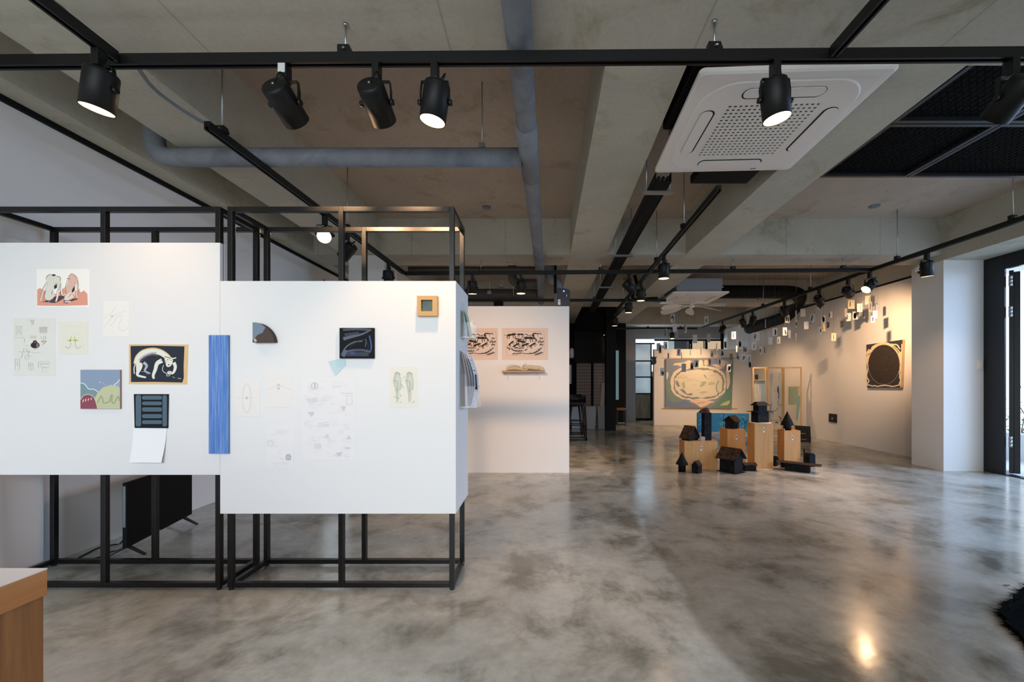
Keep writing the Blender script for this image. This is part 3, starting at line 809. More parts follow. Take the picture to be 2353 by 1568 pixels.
# ------------------------------------------------------------------ display frames with white boards
def display_frame(x0, x1, y0, y1, z1, label, s=0.027):
    t = thing('steel_display_stand', label, 'display stand', ((x0 + x1) / 2, (y0 + y1) / 2, 0), 'black steel display frames')
    xm = (x0 + x1) / 2
    z0 = 0.014
    for y in (y0, y1 - s):
        for x in (x0, xm - s / 2, x1 - s):
            MB().box(x, x + s, y, y + s, z0, z1).build('post', M['frame'], t, 0.0015)
        MB().box(x0 + s, xm - s / 2, y, y + s, z1 - s, z1).box(xm + s / 2, x1 - s, y, y + s, z1 - s, z1).build('top_rail', M['frame'], t, 0.0015)
        MB().box(x0 + s, xm - s / 2, y, y + s, z0, z0 + s).box(xm + s / 2, x1 - s, y, y + s, z0, z0 + s).build('bottom_rail', M['frame'], t, 0.0015)
        for x in (x0 + s / 2, x1 - s / 2):
            MB().cyl((x, y + s / 2, 0), (x, y + s / 2, z0), 0.013, n=12).build('levelling_foot', M['black'], t)
    for x in (x0, x1 - s):
        MB().box(x, x + s, y0 + s, y1 - s, z1 - s, z1).build('top_rail', M['frame'], t, 0.0015)
        MB().box(x, x + s, y0 + s, y1 - s, z0, z0 + s).build('bottom_rail', M['frame'], t, 0.0015)
    return t
display_frame(-3.07, -1.770, 2.241, 2.562, 2.127, 'black steel frame carrying the higher white board, television behind it')
display_frame(-1.730, -0.474, 2.241, 2.562, 2.127, 'black steel frame carrying the lower white board with the acrylic holders')
YF = 2.217
t = thing('display_board', 'higher white board with the dog paintings and landscape canvas', 'display board', (-2.4, YF, 0.645), 'white boards on the steel frames')
MB().box(-3.04, -1.7515, YF, 2.2405, 0.645, 1.918).build('board', M['panel'], t, 0.0012)
t = thing('display_board', 'lower white board with pencil sheets and the quarter-disc, folded round the frame end', 'display board', (-1.1, YF, 0.432), 'white boards on the steel frames')
MB().box(-1.7505, -0.459, YF, 2.2405, 0.432, 1.708).build('board', M['panel'], t, 0.0012)
MB().box(-0.4725, -0.459, 2.2405, 2.592, 0.432, 1.708).build('side_board', M['panel'], t, 0.0008)

# ------------------------------------------------------------------ pictures: flat shapes in one mesh per picture
PC = {}
def C(r, g, b2, rough=0.8):
    k = (r, g, b2, rough)
    if k not in PC: PC[k] = mat('paint_%d_%d_%d' % (r, g, b2), srgb(r, g, b2), rough, spec=0.2)
    return PC[k]
class Art:
    """a picture facing the camera side at depth y; all coordinates through fn -> photo pixels"""
    def __init__(self, y, fn=lambda x, yy: (x, yy), to3=None, step=0.00003, nrm=(0, -1, 0)):
        self.y = y; self.fn = fn; self.mb = MB(); self.mats = []; self.k = 1; self.step = step
        self.nrm = Vector(nrm)
        self.to3 = to3 or (lambda px, py: V(px, py, self.y))
    def mi(self, m):
        if m not in self.mats: self.mats.append(m)
        return self.mats.index(m)
    def P(self, x, yy):
        return self.to3(*self.fn(x, yy)) + self.nrm * self.step * self.k
    def slab(self, pts, m, thick, edge=None):
        n = len(pts)
        fr = [self.to3(*self.fn(*p)) for p in pts]; bk = [p - self.nrm * thick for p in fr]
        self.mb.add(fr, [tuple(range(n))], self.mi(m))
        self.mb.add(fr + bk, [(i, n + i, n + (i + 1) % n, (i + 1) % n) for i in range(n)] + [tuple(range(2 * n - 1, n - 1, -1))], self.mi(edge or m))
        return self
    def rect(self, x0, y0, x1, y1, m):
        return self.poly([(x0, y0), (x0, y1), (x1, y1), (x1, y0)], m)
    def poly(self, pts, m, sm=0):
        if sm: pts = [tuple(p) for p in smooth_pts([(*p, 0) for p in pts] + [(*pts[0], 0)], sm)[:-1]]
        self.mb.add([self.P(p[0], p[1]) for p in pts], [tuple(range(len(pts)))], self.mi(m))
        self.k += 1
        return self
    def stroke(self, pts, w, m, sm=4, taper=False):
        p = [Vector((q[0], q[1], 0)) for q in pts]
        if sm and len(p) > 2: p = smooth_pts(p, sm)
        vs = []; n = len(p)
        for i in range(n):
            t = (p[min(i + 1, n - 1)] - p[max(i - 1, 0)])
            t = t.normalized() if t.length > 1e-9 else Vector((1, 0, 0))
            ww = (w if not isinstance(w, (list, tuple)) else w[0] + (w[1] - w[0]) * i / max(1, n - 1)) / 2
            if taper: ww *= 0.25 + 0.75 * math.sin(math.pi * (i + 0.5) / n)
            d = Vector((-t.y, t.x, 0)) * ww
            vs += [self.P(p[i].x + d.x, p[i].y + d.y), self.P(p[i].x - d.x, p[i].y - d.y)]
        self.mb.add(vs, [(2 * i, 2 * i + 1, 2 * i + 3, 2 * i + 2) for i in range(n - 1)], self.mi(m))
        self.k += 1
        return self
    def ellipse(self, cx, cy, rx, ry, m, n=32, a0=0, a1=360, rot=0):
        pts = []
        for i in range(n):
            a = math.radians(a0 + (a1 - a0) * i / (n if a1 - a0 == 360 else n - 1))
            x, yy = rx * math.cos(a), ry * math.sin(a)
            pts.append((cx + x * math.cos(rot) - yy * math.sin(rot), cy + x * math.sin(rot) + yy * math.cos(rot)))
        return self.poly(pts[::-1], m)
    def loop(self, cx, cy, rx, ry, w, m, n=32, rot=0):
        pts = []
        for i in range(n + 1):
            a = 2 * math.pi * i / n
            x, yy = rx * math.cos(a), ry * math.sin(a)
            pts.append((cx + x * math.cos(rot) - yy * math.sin(rot), cy + x * math.sin(rot) + yy * math.cos(rot)))
        return self.stroke(pts, w, m, 0)
    def build(self, name, label, cat, group=None):
        return tag(self.mb.build(name, self.mats), label, cat, group)
def crop(x0, y0, s):
    return lambda x, y: (x0 + x / s, y0 + y / s)
def box4(x0, y0, x1, y1):
    return [(x0, y0), (x0, y1), (x1, y1), (x1, y0)]
YP = YF - 0.0012       # papers lie on the boards
rnd = random.Random(11)
paper = C(240, 237, 228); cream = C(232, 226, 206); ink = C(48, 44, 46); pencil = C(190, 188, 190); lightp = C(206, 204, 206)

# two dogs on red ground
A = Art(YP, crop(20, 600, 5.807))
A.slab(box4(372, 108, 1080, 617), C(246, 243, 234), 0.001)
red = C(226, 158, 134)
A.poly([(380, 380), (400, 376), (440, 370), (520, 420), (640, 440), (740, 360), (800, 440), (930, 380), (960, 420), (1010, 400), (1050, 440), (1056, 590), (700, 600), (380, 596)], red)
for q in ([(385, 420), (410, 362)], [(400, 400), (430, 368)], [(920, 420), (950, 372)], [(950, 440), (1010, 396)], [(985, 430), (1018, 424)], [(720, 380), (755, 356)]):
    A.stroke(q, 12, red)
A.poly([(440, 545), (520, 520), (640, 470), (760, 470), (700, 520), (620, 560), (520, 552)], C(86, 70, 76), 3)
A.poly([(730, 555), (760, 520), (900, 500), (920, 510), (840, 540), (780, 566)], C(86, 70, 76), 3)
body = C(222, 218, 204)
A.poly([(495, 250), (505, 205), (545, 182), (610, 190), (670, 205), (690, 260), (690, 330), (670, 400), (640, 300), (610, 330), (590, 400), (620, 440), (590, 500), (530, 530), (490, 510), (476, 470), (500, 400), (520, 330), (512, 280)], body, 3)
A.stroke([(510, 280), (470, 360), (445, 450), (425, 530)], [26, 18], body)
A.stroke([(640, 300), (655, 400), (650, 480), (630, 545)], [24, 20], C(238, 234, 224))
A.stroke([(700, 310), (705, 400), (720, 460), (750, 440)], 16, C(238, 234, 224))
pk = C(222, 184, 164)
A.poly([(790, 250), (800, 200), (840, 175), (890, 190), (925, 240), (928, 320), (905, 330), (880, 300), (850, 380), (800, 440), (770, 410), (765, 350), (785, 300)], pk, 3)
A.poly([(745, 520), (740, 480), (780, 440), (840, 410), (880, 400), (880, 470), (840, 500), (790, 530)], C(236, 214, 196), 3)
A.stroke([(920, 300), (915, 400), (910, 490)], [28, 18], C(232, 206, 188))
A.stroke([(745, 545), (800, 545), (830, 540)], 14, C(244, 238, 228))
for q, ww in (([(497, 245), (512, 205), (545, 182), (572, 180)], 6), ([(640, 205), (685, 215), (692, 270)], 6), ([(512, 290), (468, 340), (440, 440), (415, 525)], 4),
             ([(520, 300), (492, 400), (476, 470), (490, 515), (540, 530)], 5), ([(600, 380), (575, 430), (590, 450)], 5), ([(640, 290), (610, 340), (640, 330), (650, 300)], 8),
             ([(690, 280), (680, 360), (650, 400), (640, 450)], 5), ([(620, 470), (615, 530), (640, 548), (670, 510)], 4), ([(700, 300), (692, 400), (700, 460), (745, 440)], 5),
             ([(770, 238), (800, 235), (820, 245)], 6), ([(800, 210), (835, 172), (870, 178), (912, 235)], 4), ([(890, 300), (860, 370), (845, 420), (880, 395)], 7),
             ([(925, 250), (930, 330), (918, 470)], 4), ([(785, 250), (760, 350), (775, 430)], 4), ([(750, 460), (738, 520), (750, 550)], 5), ([(800, 490), (840, 440), (900, 490)], 4)):
    A.stroke(q, ww, ink, 4, True)
A.poly([(608, 345), (640, 310), (648, 355), (612, 378)], ink); A.poly([(860, 380), (890, 330), (880, 390), (845, 420)], ink)
A.ellipse(603, 190, 26, 12, ink, 16)
for i in range(9):
    x, yy = rnd.uniform(420, 1000), rnd.uniform(520, 585)
    A.stroke([(x, yy), (x + 26, yy - 16)], 5, C(240, 190, 170))
A.build('dog_drawing', 'watercolour of two seated dogs on a red ground', 'drawing')

# sheet of small object sketches
A = Art(YP, crop(20, 600, 5.807))
A.slab(box4(62, 762, 616, 1530), C(228, 226, 216), 0.001)
pl = C(180, 176, 176); pr2 = C(160, 130, 138)
def boxs(x0, y0, x1, y1, w=3, m=pl):
    A.stroke([(x0, y0), (x1, y0), (x1, y1), (x0, y1), (x0, y0)], w, m, 0)
boxs(95, 870, 175, 990); A.stroke([(92, 865), (180, 990)], 3, pl); A.stroke([(176, 868), (96, 985)], 3, pl)
for i in range(10):
    A.stroke([(96, 880 + i * 11), (174, 874 + i * 11)], 3, C(196, 194, 196))
for x in (420, 455, 490):
    A.stroke([(x, 880), (x + 4, 970)], 4, pr2); A.stroke([(x + 16, 876), (x + 18, 960)], 3, pr2)
for y in (890, 910, 938): A.stroke([(395, y + 6), (520, y - 4)], 3, pr2)
A.stroke([(430, 1010), (440, 1040)], 4, pr2); A.stroke([(465, 1008), (462, 1046)], 4, pr2); A.stroke([(488, 1005), (492, 1042)], 5, pr2)
A.poly([(285, 995), (370, 995), (370, 1040), (285, 1040)], C(214, 210, 194))
A.poly([(272, 785), (346, 785), (335, 810), (335, 852), (305, 852), (300, 815)], C(206, 202, 190))
A.ellipse(355, 1125, 60, 42, C(58, 44, 50), 28); A.ellipse(352, 1080, 27, 20, C(52, 40, 46), 20); A.poly([(335, 1075), (372, 1075), (382, 1110), (326, 1110)], C(58, 44, 50))
A.poly([(372, 1092), (412, 1118), (404, 1150), (368, 1162)], C(128, 112, 112)); A.ellipse(352, 1085, 5, 5, paper, 10)
A.ellipse(470, 1075, 36, 16, C(186, 178, 160), 20); A.poly([(445, 1080), (495, 1080), (460, 1128)], C(206, 200, 184))
for q in ([(225, 1131), (275, 1131)], [(318, 1225), (428, 1227)], [(330, 1180), (378, 1182)], [(80, 1022), (205, 1030), (210, 1085)], [(130, 1212), (320, 1216)], [(180, 1215), (182, 1280), (150, 1296)], [(205, 1165), (200, 1210)], [(240, 1165), (245, 1212)], [(250, 1200), (275, 1200), (262, 1260), (320, 1268)], [(395, 1345), (400, 1420)]):
    A.stroke(q, 3.5, pl)
A.loop(244, 1284, 27, 26, 3, pl)
boxs(90, 1310, 146, 1450); A.stroke([(118, 1310), (118, 1390)], 3, pl); A.stroke([(90, 1386), (146, 1386)], 3, pl)
boxs(268, 1360, 326, 1452); A.stroke([(298, 1360), (298, 1470)], 3, pl); A.stroke([(268, 1392), (326, 1392)], 3, pl)
boxs(418, 1345, 550, 1370); boxs(430, 1380, 540, 1420); boxs(455, 1425, 510, 1480)
A.build('sketch_sheet', 'tall sheet of small pencil sketches with one dark vase', 'drawing')

# two hooks
A = Art(YP, crop(20, 600, 5.807))
A.slab(box4(668, 812, 1056, 1244), C(232, 228, 212), 0.001)
boxs(760, 870, 956, 975, 3, C(212, 209, 200)); boxs(730, 1035, 992, 1150, 3, C(214, 211, 202))
yl = C(206, 206, 92)
A.stroke([(782, 1060), (932, 1057)], 14, yl); A.stroke([(838, 1008), (828, 1050)], 11, yl); A.stroke([(876, 1008), (882, 1050)], 11, yl)
gh = C(196, 193, 188)
A.stroke([(824, 1062), (826, 1120), (800, 1165), (765, 1150), (758, 1140)], 11, gh); A.stroke([(888, 1062), (890, 1120), (910, 1165), (945, 1155), (958, 1136)], 11, gh)
A.stroke([(820, 1050), (822, 1074)], 12, C(120, 120, 110)); A.stroke([(890, 1050), (892, 1074)], 12, C(120, 120, 110))
A.build('hook_sketch', 'small cream sheet with a yellow bar and two grey hooks', 'drawing')

# faint curve
A = Art(YP, crop(20, 600, 5.807))
A.slab(box4(1262, 535, 1608, 1012), C(240, 236, 228), 0.001)
A.stroke([(1275, 890), (1340, 790), (1440, 710), (1580, 665)], 4, C(206, 203, 198)); A.stroke([(1345, 840), (1370, 860), (1440, 760), (1490, 720), (1520, 735)], 4, C(206, 203, 198))
A.stroke([(1520, 740), (1470, 850), (1490, 920), (1550, 925), (1595, 890)], 4, C(206, 203, 198)); A.loop(1376, 735, 14, 13, 5, C(170, 166, 164), 16)
A.stroke([(1425, 600), (1380, 680), (1275, 765)], 8, C(228, 224, 204))
A.build('curve_sketch', 'almost blank sheet with faint curved pencil lines beside the dog watercolour', 'drawing')

# dog on dark ground, kraft paper
A = Art(YP, crop(280, 780, 5.408))
A.slab([(88, 62), (88, 558), (810, 562), (825, 66)], C(226, 188, 136), 0.001)
A.poly([(108, 84), (400, 80), (778, 88), (774, 200), (768, 330), (770, 480), (752, 538), (400, 530), (114, 532), (112, 300)], C(46, 52, 62))
wt = C(232, 228, 214); gy = C(176, 180, 192); och = C(206, 176, 120)
A.stroke([(180, 310), (200, 230), (270, 165), (380, 140), (480, 160), (560, 215), (590, 260)], 74, och)
A.stroke([(182, 305), (205, 230), (270, 170), (380, 150), (480, 168), (560, 220), (585, 265)], 64, wt)
A.stroke([(215, 260), (280, 205), (370, 172), (430, 172)], 22, gy)
A.poly([(175, 300), (240, 290), (258, 330), (240, 380), (215, 420), (190, 460), (180, 400)], wt, 3)
A.stroke([(205, 370), (192, 440), (240, 462), (300, 474)], [36, 20], wt)
A.stroke([(270, 290), (310, 330), (285, 390), (345, 420)], [40, 14], gy)
A.stroke([(500, 265), (440, 300), (415, 380), (390, 450), (400, 490)], [58, 26], wt)
A.poly([(530, 250), (560, 228), (620, 240), (635, 270), (610, 330), (570, 345), (548, 320)], wt, 3)
A.stroke([(600, 236), (640, 238), (676, 230)], 14, wt); A.stroke([(530, 218), (580, 226), (606, 244)], 8, C(70, 64, 60))
A.stroke([(645, 290), (665, 340), (650, 400), (620, 430)], [46, 24], wt); A.ellipse(596, 416, 32, 24, wt, 18)
A.stroke([(520, 320), (505, 370), (520, 405), (560, 430), (560, 455), (600, 452)], 7, wt)
A.stroke([(168, 310), (152, 360), (156, 430)], 12, wt)
A.stroke([(245, 400), (300, 408), (350, 415), (346, 430), (300, 426)], 5, gy)
A.stroke([(630, 465), (660, 482)], 4, wt); A.stroke([(695, 485), (740, 490)], 5, wt)
for q in ([(262, 250), (310, 215), (380, 195), (450, 205)], [(220, 280), (260, 262)], [(480, 260), (510, 268)], [(545, 260), (548, 310)]):
    A.stroke(q, 6, C(150, 120, 80))
A.ellipse(572, 254, 7, 6, ink, 10); A.ellipse(612, 262, 5, 6, ink, 10); A.ellipse(584, 316, 10, 7, ink, 10); A.loop(604, 408, 18, 14, 5, C(150, 120, 80), 14)
A.build('dog_painting', 'painting of a pale bent-over dog on dark ground, kraft border', 'painting')

# landscape canvas
A = Art(YF - 0.010, crop(0, 540, 2.75))
A.slab(box4(508, 853, 758, 1100), C(142, 158, 180), 0.0094, C(150, 120, 120))
A.poly([(508, 940), (530, 940), (560, 972), (590, 975), (622, 995), (620, 1030), (540, 1020), (508, 1030)], C(124, 152, 156))
A.stroke([(508, 936), (535, 944), (560, 974), (592, 976), (622, 994)], 5, C(226, 232, 234))
A.poly([(720, 950), (740, 935), (758, 915), (758, 980), (730, 970)], C(150, 168, 190)); A.stroke([(718, 950), (740, 934), (757, 914)], 5, C(226, 232, 234))
A.poly([(596, 1040), (615, 1000), (650, 965), (700, 948), (740, 955), (758, 968), (758, 1099), (600, 1099)], C(196, 198, 158), 0)
A.poly([(508, 1040), (530, 1016), (560, 1010), (590, 1024), (606, 1060), (616, 1099), (508, 1099)], C(146, 80, 92))
A.stroke([(508, 1042), (530, 1016), (562, 1009), (592, 1026), (608, 1064), (616, 1098)], 4, C(226, 196, 168))
for x in (524, 540, 557, 575): A.stroke([(x, 1058 - (x - 524) * 0.3), (x + 3, 1040 - (x - 524) * 0.2)], 5, C(240, 226, 220))
A.stroke([(616, 1062), (628, 1040), (640, 1018), (650, 1040), (655, 1062), (690, 1055), (700, 1020), (710, 1015), (706, 1050), (720, 1066), (740, 1030), (750, 1022), (752, 1050)], 7, C(160, 162, 128))
A.ellipse(632, 932, 5, 4, C(220, 214, 180), 8); A.ellipse(652, 938, 3, 3, C(220, 214, 180), 8); A.stroke([(664, 944), (668, 950)], 3, C(220, 214, 180))
A.build('landscape_canvas', 'small square canvas of hills in blue, green and maroon', 'painting')

# dark picture of rounded bars
A = Art(YF - 0.004, crop(280, 780, 5.408))
A.slab([(148, 682), (158, 1102), (572, 1106), (580, 682)], C(30, 32, 38), 0.0032)
bar = C(86, 106, 118)
def pill(x0, y0, x1, y1, m, r=None):
    r = r or min(x1 - x0, y1 - y0) / 2
    pts = []
    for cx, cy, a0 in ((x1 - r, y0 + r, -90), (x1 - r, y1 - r, 0), (x0 + r, y1 - r, 90), (x0 + r, y0 + r, 180)):
        for k in range(6):
            a = math.radians(a0 + 18 * k); pts.append((cx + r * math.cos(a), cy + r * math.sin(a)))
    A.poly(pts[::-1], m)
pill(172, 692, 240, 1084, bar, 26); pill(504, 694, 560, 1084, bar, 24)
for y0, y1 in ((700, 752), (774, 820), (846, 900), (930, 982), (1006, 1054)):
    pill(242, y0 - 10, 505, y1 + 10, C(20, 21, 26), 18); pill(252, y0, 498, y1, bar, 20)
A.build('bar_painting', 'dark square painting of slate-blue rounded bars like a ladder', 'painting')

# curling blank paper
mb = MB(); n = 14
vs = []; fs = []
for i in range(n + 1):
    t = i / n
    z = EYE + (CY - (984 + 78 * t)) / FPX * YF
    y = YP - 0.0005 - 0.022 * max(0, t - 0.15) ** 1.7
    xl = (306 - CX) / FPX * YF; xr = (384 - 5 * t - CX) / FPX * YF
    for k in range(7):
        vs.append((xl + (xr - xl) * k / 6, y - 0.006 * t * t * abs(k / 6 - 0.4), z))
for i in range(n):
    for k in range(6):
        a = i * 7 + k; fs.append((a, a + 7, a + 8, a + 1))
mb.add(vs, fs, 0, True)
tag(mb.build('blank_paper', C(244, 243, 242)), 'blank white paper curling off the board under the ladder painting', 'paper')

# tall blue canvas bridging both boards
A = Art(YF - 0.011)
m = M['bluecanvas'] = mat('blue_brushed_paint', srgb(84, 124, 198), 0.65, spec=0.2)
nt, N, L, b = nodes(m)
L.new(ramp(nt, noise(nt, coords(nt, (75, 75, 1.4)), 2.2, 6, 0.75, 0.3), [(0.30, srgb(58, 98, 170)), (0.44, srgb(80, 122, 190)), (0.56, srgb(112, 148, 206)), (0.68, srgb(176, 190, 220))]), b.inputs['Base Color'])
A.slab(box4(479.5, 770.5, 525, 1043), m, 0.0104, C(96, 124, 150))
A.build('blue_canvas', 'tall narrow canvas of streaked blue hung across the joint of both boards', 'painting')

# quarter disc
A = Art(YF - 0.03, crop(470, 620, 2.703))
arc = [(298, 328), (320, 329), (350, 337), (380, 355), (405, 380), (424, 412), (433, 450)]
arcs = [(p.x, p.y) for p in smooth_pts([(*q, 0) for q in arc], 4)]
A.slab([(298, 328), (298, 452)] + [arcs[-1]] + arcs[::-1][1:-1], C(84, 72, 66), 0.0292, C(70, 60, 56))
A.poly([(298, 328), (298, 440), (330, 405), (360, 392), (378, 358), (350, 337), (322, 330)], C(122, 138, 152))
for q in ([(305, 436), (318, 430)], [(308, 443), (322, 436)], [(312, 449), (324, 443)]): A.stroke(q, 5, C(216, 208, 200))
A.build('quarter_disc', 'thick quarter-disc panel painted grey-blue and brown', 'painting')

# black chalk canvas
A = Art(YF - 0.016, crop(470, 620, 2.703))
A.slab(box4(838, 362, 1051, 551), C(24, 25, 30), 0.0154, C(18, 18, 22))
g1 = C(92, 100, 116); g2 = C(62, 68, 82); bl = C(60, 92, 140)
A.stroke([(860, 374), (950, 370), (1036, 376)], 12, C(76, 86, 100)); A.stroke([(862, 430), (920, 415), (980, 400), (1030, 376)], [22, 6], g1, 4)
A.stroke([(870, 405), (960, 394)], 16, g2); A.stroke([(850, 530), (880, 480), (930, 450), (980, 444)], 8, g1)
A.stroke([(850, 530), (900, 505), (980, 500), (1030, 512)], 14, C(80, 88, 108)); A.stroke([(880, 525), (1020, 525)], 26, g2)
A.stroke([(860, 540), (880, 500)], 22, g1); A.stroke([(1024, 410), (1036, 470), (1030, 510)], 9, bl); A.stroke([(905, 520), (935, 518)], 10, bl)
A.stroke([(1000, 430), (1004, 450), (998, 480)], 5, g1); A.stroke([(905, 480), (950, 445), (1000, 440), (1014, 495), (930, 502)], 3, C(60, 62, 70))
A.build('chalk_canvas', 'black canvas with grey chalky strokes above the translucent scrap', 'painting')

# translucent scrap
A = Art(YP - 0.0008, crop(470, 620, 2.703))
A.slab([(768, 570), (812, 660), (878, 592), (876, 560), (838, 553)], C(196, 216, 220), 0.0005)
A.build('tracing_scrap', 'pale blue kite-shaped scrap of tracing paper under the black canvas', 'paper scrap')

# wooden deep frame
A = Art(YF - 0.045, crop(470, 620, 2.703))
wd2 = C(206, 164, 110, 0.5)
t = thing('deep_framed_picture', 'small square wooden frame with a dark green picture sunk inside', 'framed picture', V(981, 726, YF))
fr = MB()
def px3(x, y): return V(470 + x / 2.703, 620 + y / 2.703, YF - 0.03)
q0, q1, i0, i1 = px3(1319, 286), px3(1445, 162), px3(1344, 258), px3(1415, 187)
for (x0, x1, z0, z1) in ((q0.x, q1.x, q0.z, i0.z), (q0.x, q1.x, i1.z, q1.z), (q0.x, i0.x, i0.z, i1.z), (i1.x, q1.x, i0.z, i1.z)):
    fr.box(x0, x1, YF - 0.03, YF - 0.0005, z0, z1)
fr.build('frame', wd2, t)
m = mat('dark_green_glaze', srgb(40, 62, 66), 0.3)
nt, N, L, b = nodes(m)
L.new(ramp(nt, noise(nt, coords(nt), 22, 2), [(0.4, srgb(34, 54, 60)), (0.75, srgb(84, 96, 60))]), b.inputs['Base Color'])
MB().box(i0.x, i1.x, YF - 0.012, YF - 0.010, i0.z, i1.z).build('picture', m, t)

# green figure watercolour
A = Art(YP, crop(470, 620, 2.703))
A.slab([(1148, 604), (1150, 855), (1322, 856), (1324, 740), (1320, 607), (1230, 602)], C(234, 229, 215), 0.0012)
ga = C(198, 202, 186); gb = C(176, 182, 166); gc = C(214, 212, 196)
for dx in (0, 76):
    A.poly([(1170 + dx, 690), (1178 + dx, 655), (1198 + dx, 637), (1214 + dx, 655), (1222 + dx, 690), (1222 + dx, 740), (1205 + dx, 760), (1200 + dx, 820), (1192 + dx, 822), (1186 + dx, 760)], ga, 3)
    A.poly([(1186 + dx, 690), (1200 + dx, 650), (1214 + dx, 690), (1208 + dx, 740), (1194 + dx, 740)], gc, 3)
    A.stroke([(1180 + dx, 650), (1198 + dx, 638), (1216 + dx, 655)], 8, gb); A.stroke([(1174 + dx, 690), (1200 + dx, 700), (1196 + dx, 760)], 6, gb); A.stroke([(1210 + dx, 760), (1204 + dx, 815)], 7, gc)
A.stroke([(1220, 710), (1238, 735)], 4, gb); A.stroke([(1230, 680), (1246, 660)], 8, gc)
for q in ([(1215, 775), (1222, 790)], [(1175, 790), (1210, 800)], [(1210, 825), (1225, 823)], [(1290, 830), (1305, 815)]): A.stroke(q, 3, C(170, 160, 140))
A.build('figure_watercolour', 'deckle-edged cream sheet with two grey-green watercolour forms', 'drawing')

# pencil oval, pencil arc
A = Art(YP, crop(470, 620, 2.703))
A.slab(box4(184, 684, 346, 912), C(236, 231, 225), 0.001)
A.loop(262, 800, 26, 90, 7, C(224, 220, 214), 40); A.stroke([(198, 790), (240, 801), (312, 796)], 3, C(222, 218, 213))
A.stroke([(262, 790), (270, 797), (262, 805), (254, 797), (262, 790)], 2.2, C(170, 80, 74), 0)
A.build('oval_sketch', 'pencil sketch of a tall pale oval beside the blue canvas', 'drawing')
A = Art(YP, crop(470, 620, 2.703))
A.slab(box4(380, 630, 543, 855), C(236, 231, 225), 0.001)
A.stroke([(392, 748), (430, 728), (470, 724), (520, 738), (540, 752)], 4, C(222, 218, 212))
A.stroke([(452, 716), (462, 710), (468, 716)], 2.6, C(186, 110, 100), 0); A.stroke([(452, 738), (462, 743), (468, 738)], 2.6, C(180, 90, 84), 0); A.loop(459, 727, 7, 9, 2.5, C(190, 186, 184), 14)
A.build('arc_sketch', 'pencil sketch of a shallow arc with a tiny red mark', 'drawing')

# note sheets
def notes(fn, rect, label, seed, n, marks):
    A = Art(YP, fn)
    A.slab(box4(*rect), C(236, 232, 230), 0.001)
    r = random.Random(seed)
    x0, y0, x1, y1 = rect
    inks = (C(222, 219, 218), C(214, 211, 212), C(226, 216, 214))
    for i in range(n):
        x, y = r.uniform(x0 + 10, x1 - 60), r.uniform(y0 + 12, y1 - 20)
        for j in range(r.randint(1, 3)):
            w = r.uniform(12, 50); pts = []
            k = max(3, int(w / 4))
            for q in range(k + 1):
                pts.append((x + w * q / k, y + j * 9 + (r.uniform(-2, 2) if q % 2 else r.uniform(-1, 1))))
            A.stroke(pts, 1.6, r.choice(inks), 0)
    marks(A)
    return A.build('note_sheet', label, 'note sheet', 'pencil note sheets on the lower board')
fn = crop(470, 620, 2.703)
gt = C(208, 206, 210)
def m1(A):
    A.loop(684, 723, 20, 22, 4, gt, 20); A.stroke([(686, 706), (686, 738)], 4, C(170, 168, 170))
    for k in range(4): A.stroke([(632 + 6 * k, 808 + 8 * k), (704, 792 + 9 * k)], 3, gt)
    A.poly([(640, 885), (682, 884), (665, 914)], gt); A.poly([(850, 848), (878, 848), (860, 878)], C(212, 208, 210)); A.stroke([(850, 768), (925, 768)], 3, gt)
    A.stroke([(882, 782), (915, 782), (920, 838), (885, 840), (882, 782)], 2, gt, 0)
def m2(A):
    for k in range(3): A.stroke([(706, 956 + 10 * k), (775, 948 + 12 * k)], 3, gt)
    A.poly([(882, 1052), (912, 1052), (896, 1030)], gt); A.poly([(812, 1140), (856, 1132), (840, 1160)], gt)
    A.poly([(872, 1102), (904, 1102), (904, 1114), (872, 1114)], C(212, 209, 212)); A.poly([(740, 1045), (775, 1045), (760, 1020)], C(218, 215, 217))
    A.poly([(684, 1080), (722, 1080), (722, 1110), (684, 1110)], C(222, 218, 219))
def m3(A):
    A.loop(410, 1078, 18, 18, 3, gt, 18)
    A.poly([(504, 1158), (512, 1146), (530, 1146), (538, 1158), (536, 1180), (520, 1186), (506, 1180)], C(186, 184, 192)); A.loop(520, 1166, 7, 9, 2, C(236, 232, 230), 12)
notes(fn, (604, 678, 938, 929), 'wide faint pencil note sheet, upper of the stuck pair', 3, 34, m1)
notes(fn, (604, 933, 938, 1184), 'wide faint pencil note sheet, lower of the stuck pair', 4, 38, m2)
notes(fn, (388, 976, 552, 1230), 'narrow faint pencil note sheet with a small grey badge sketch', 6, 22, m3)

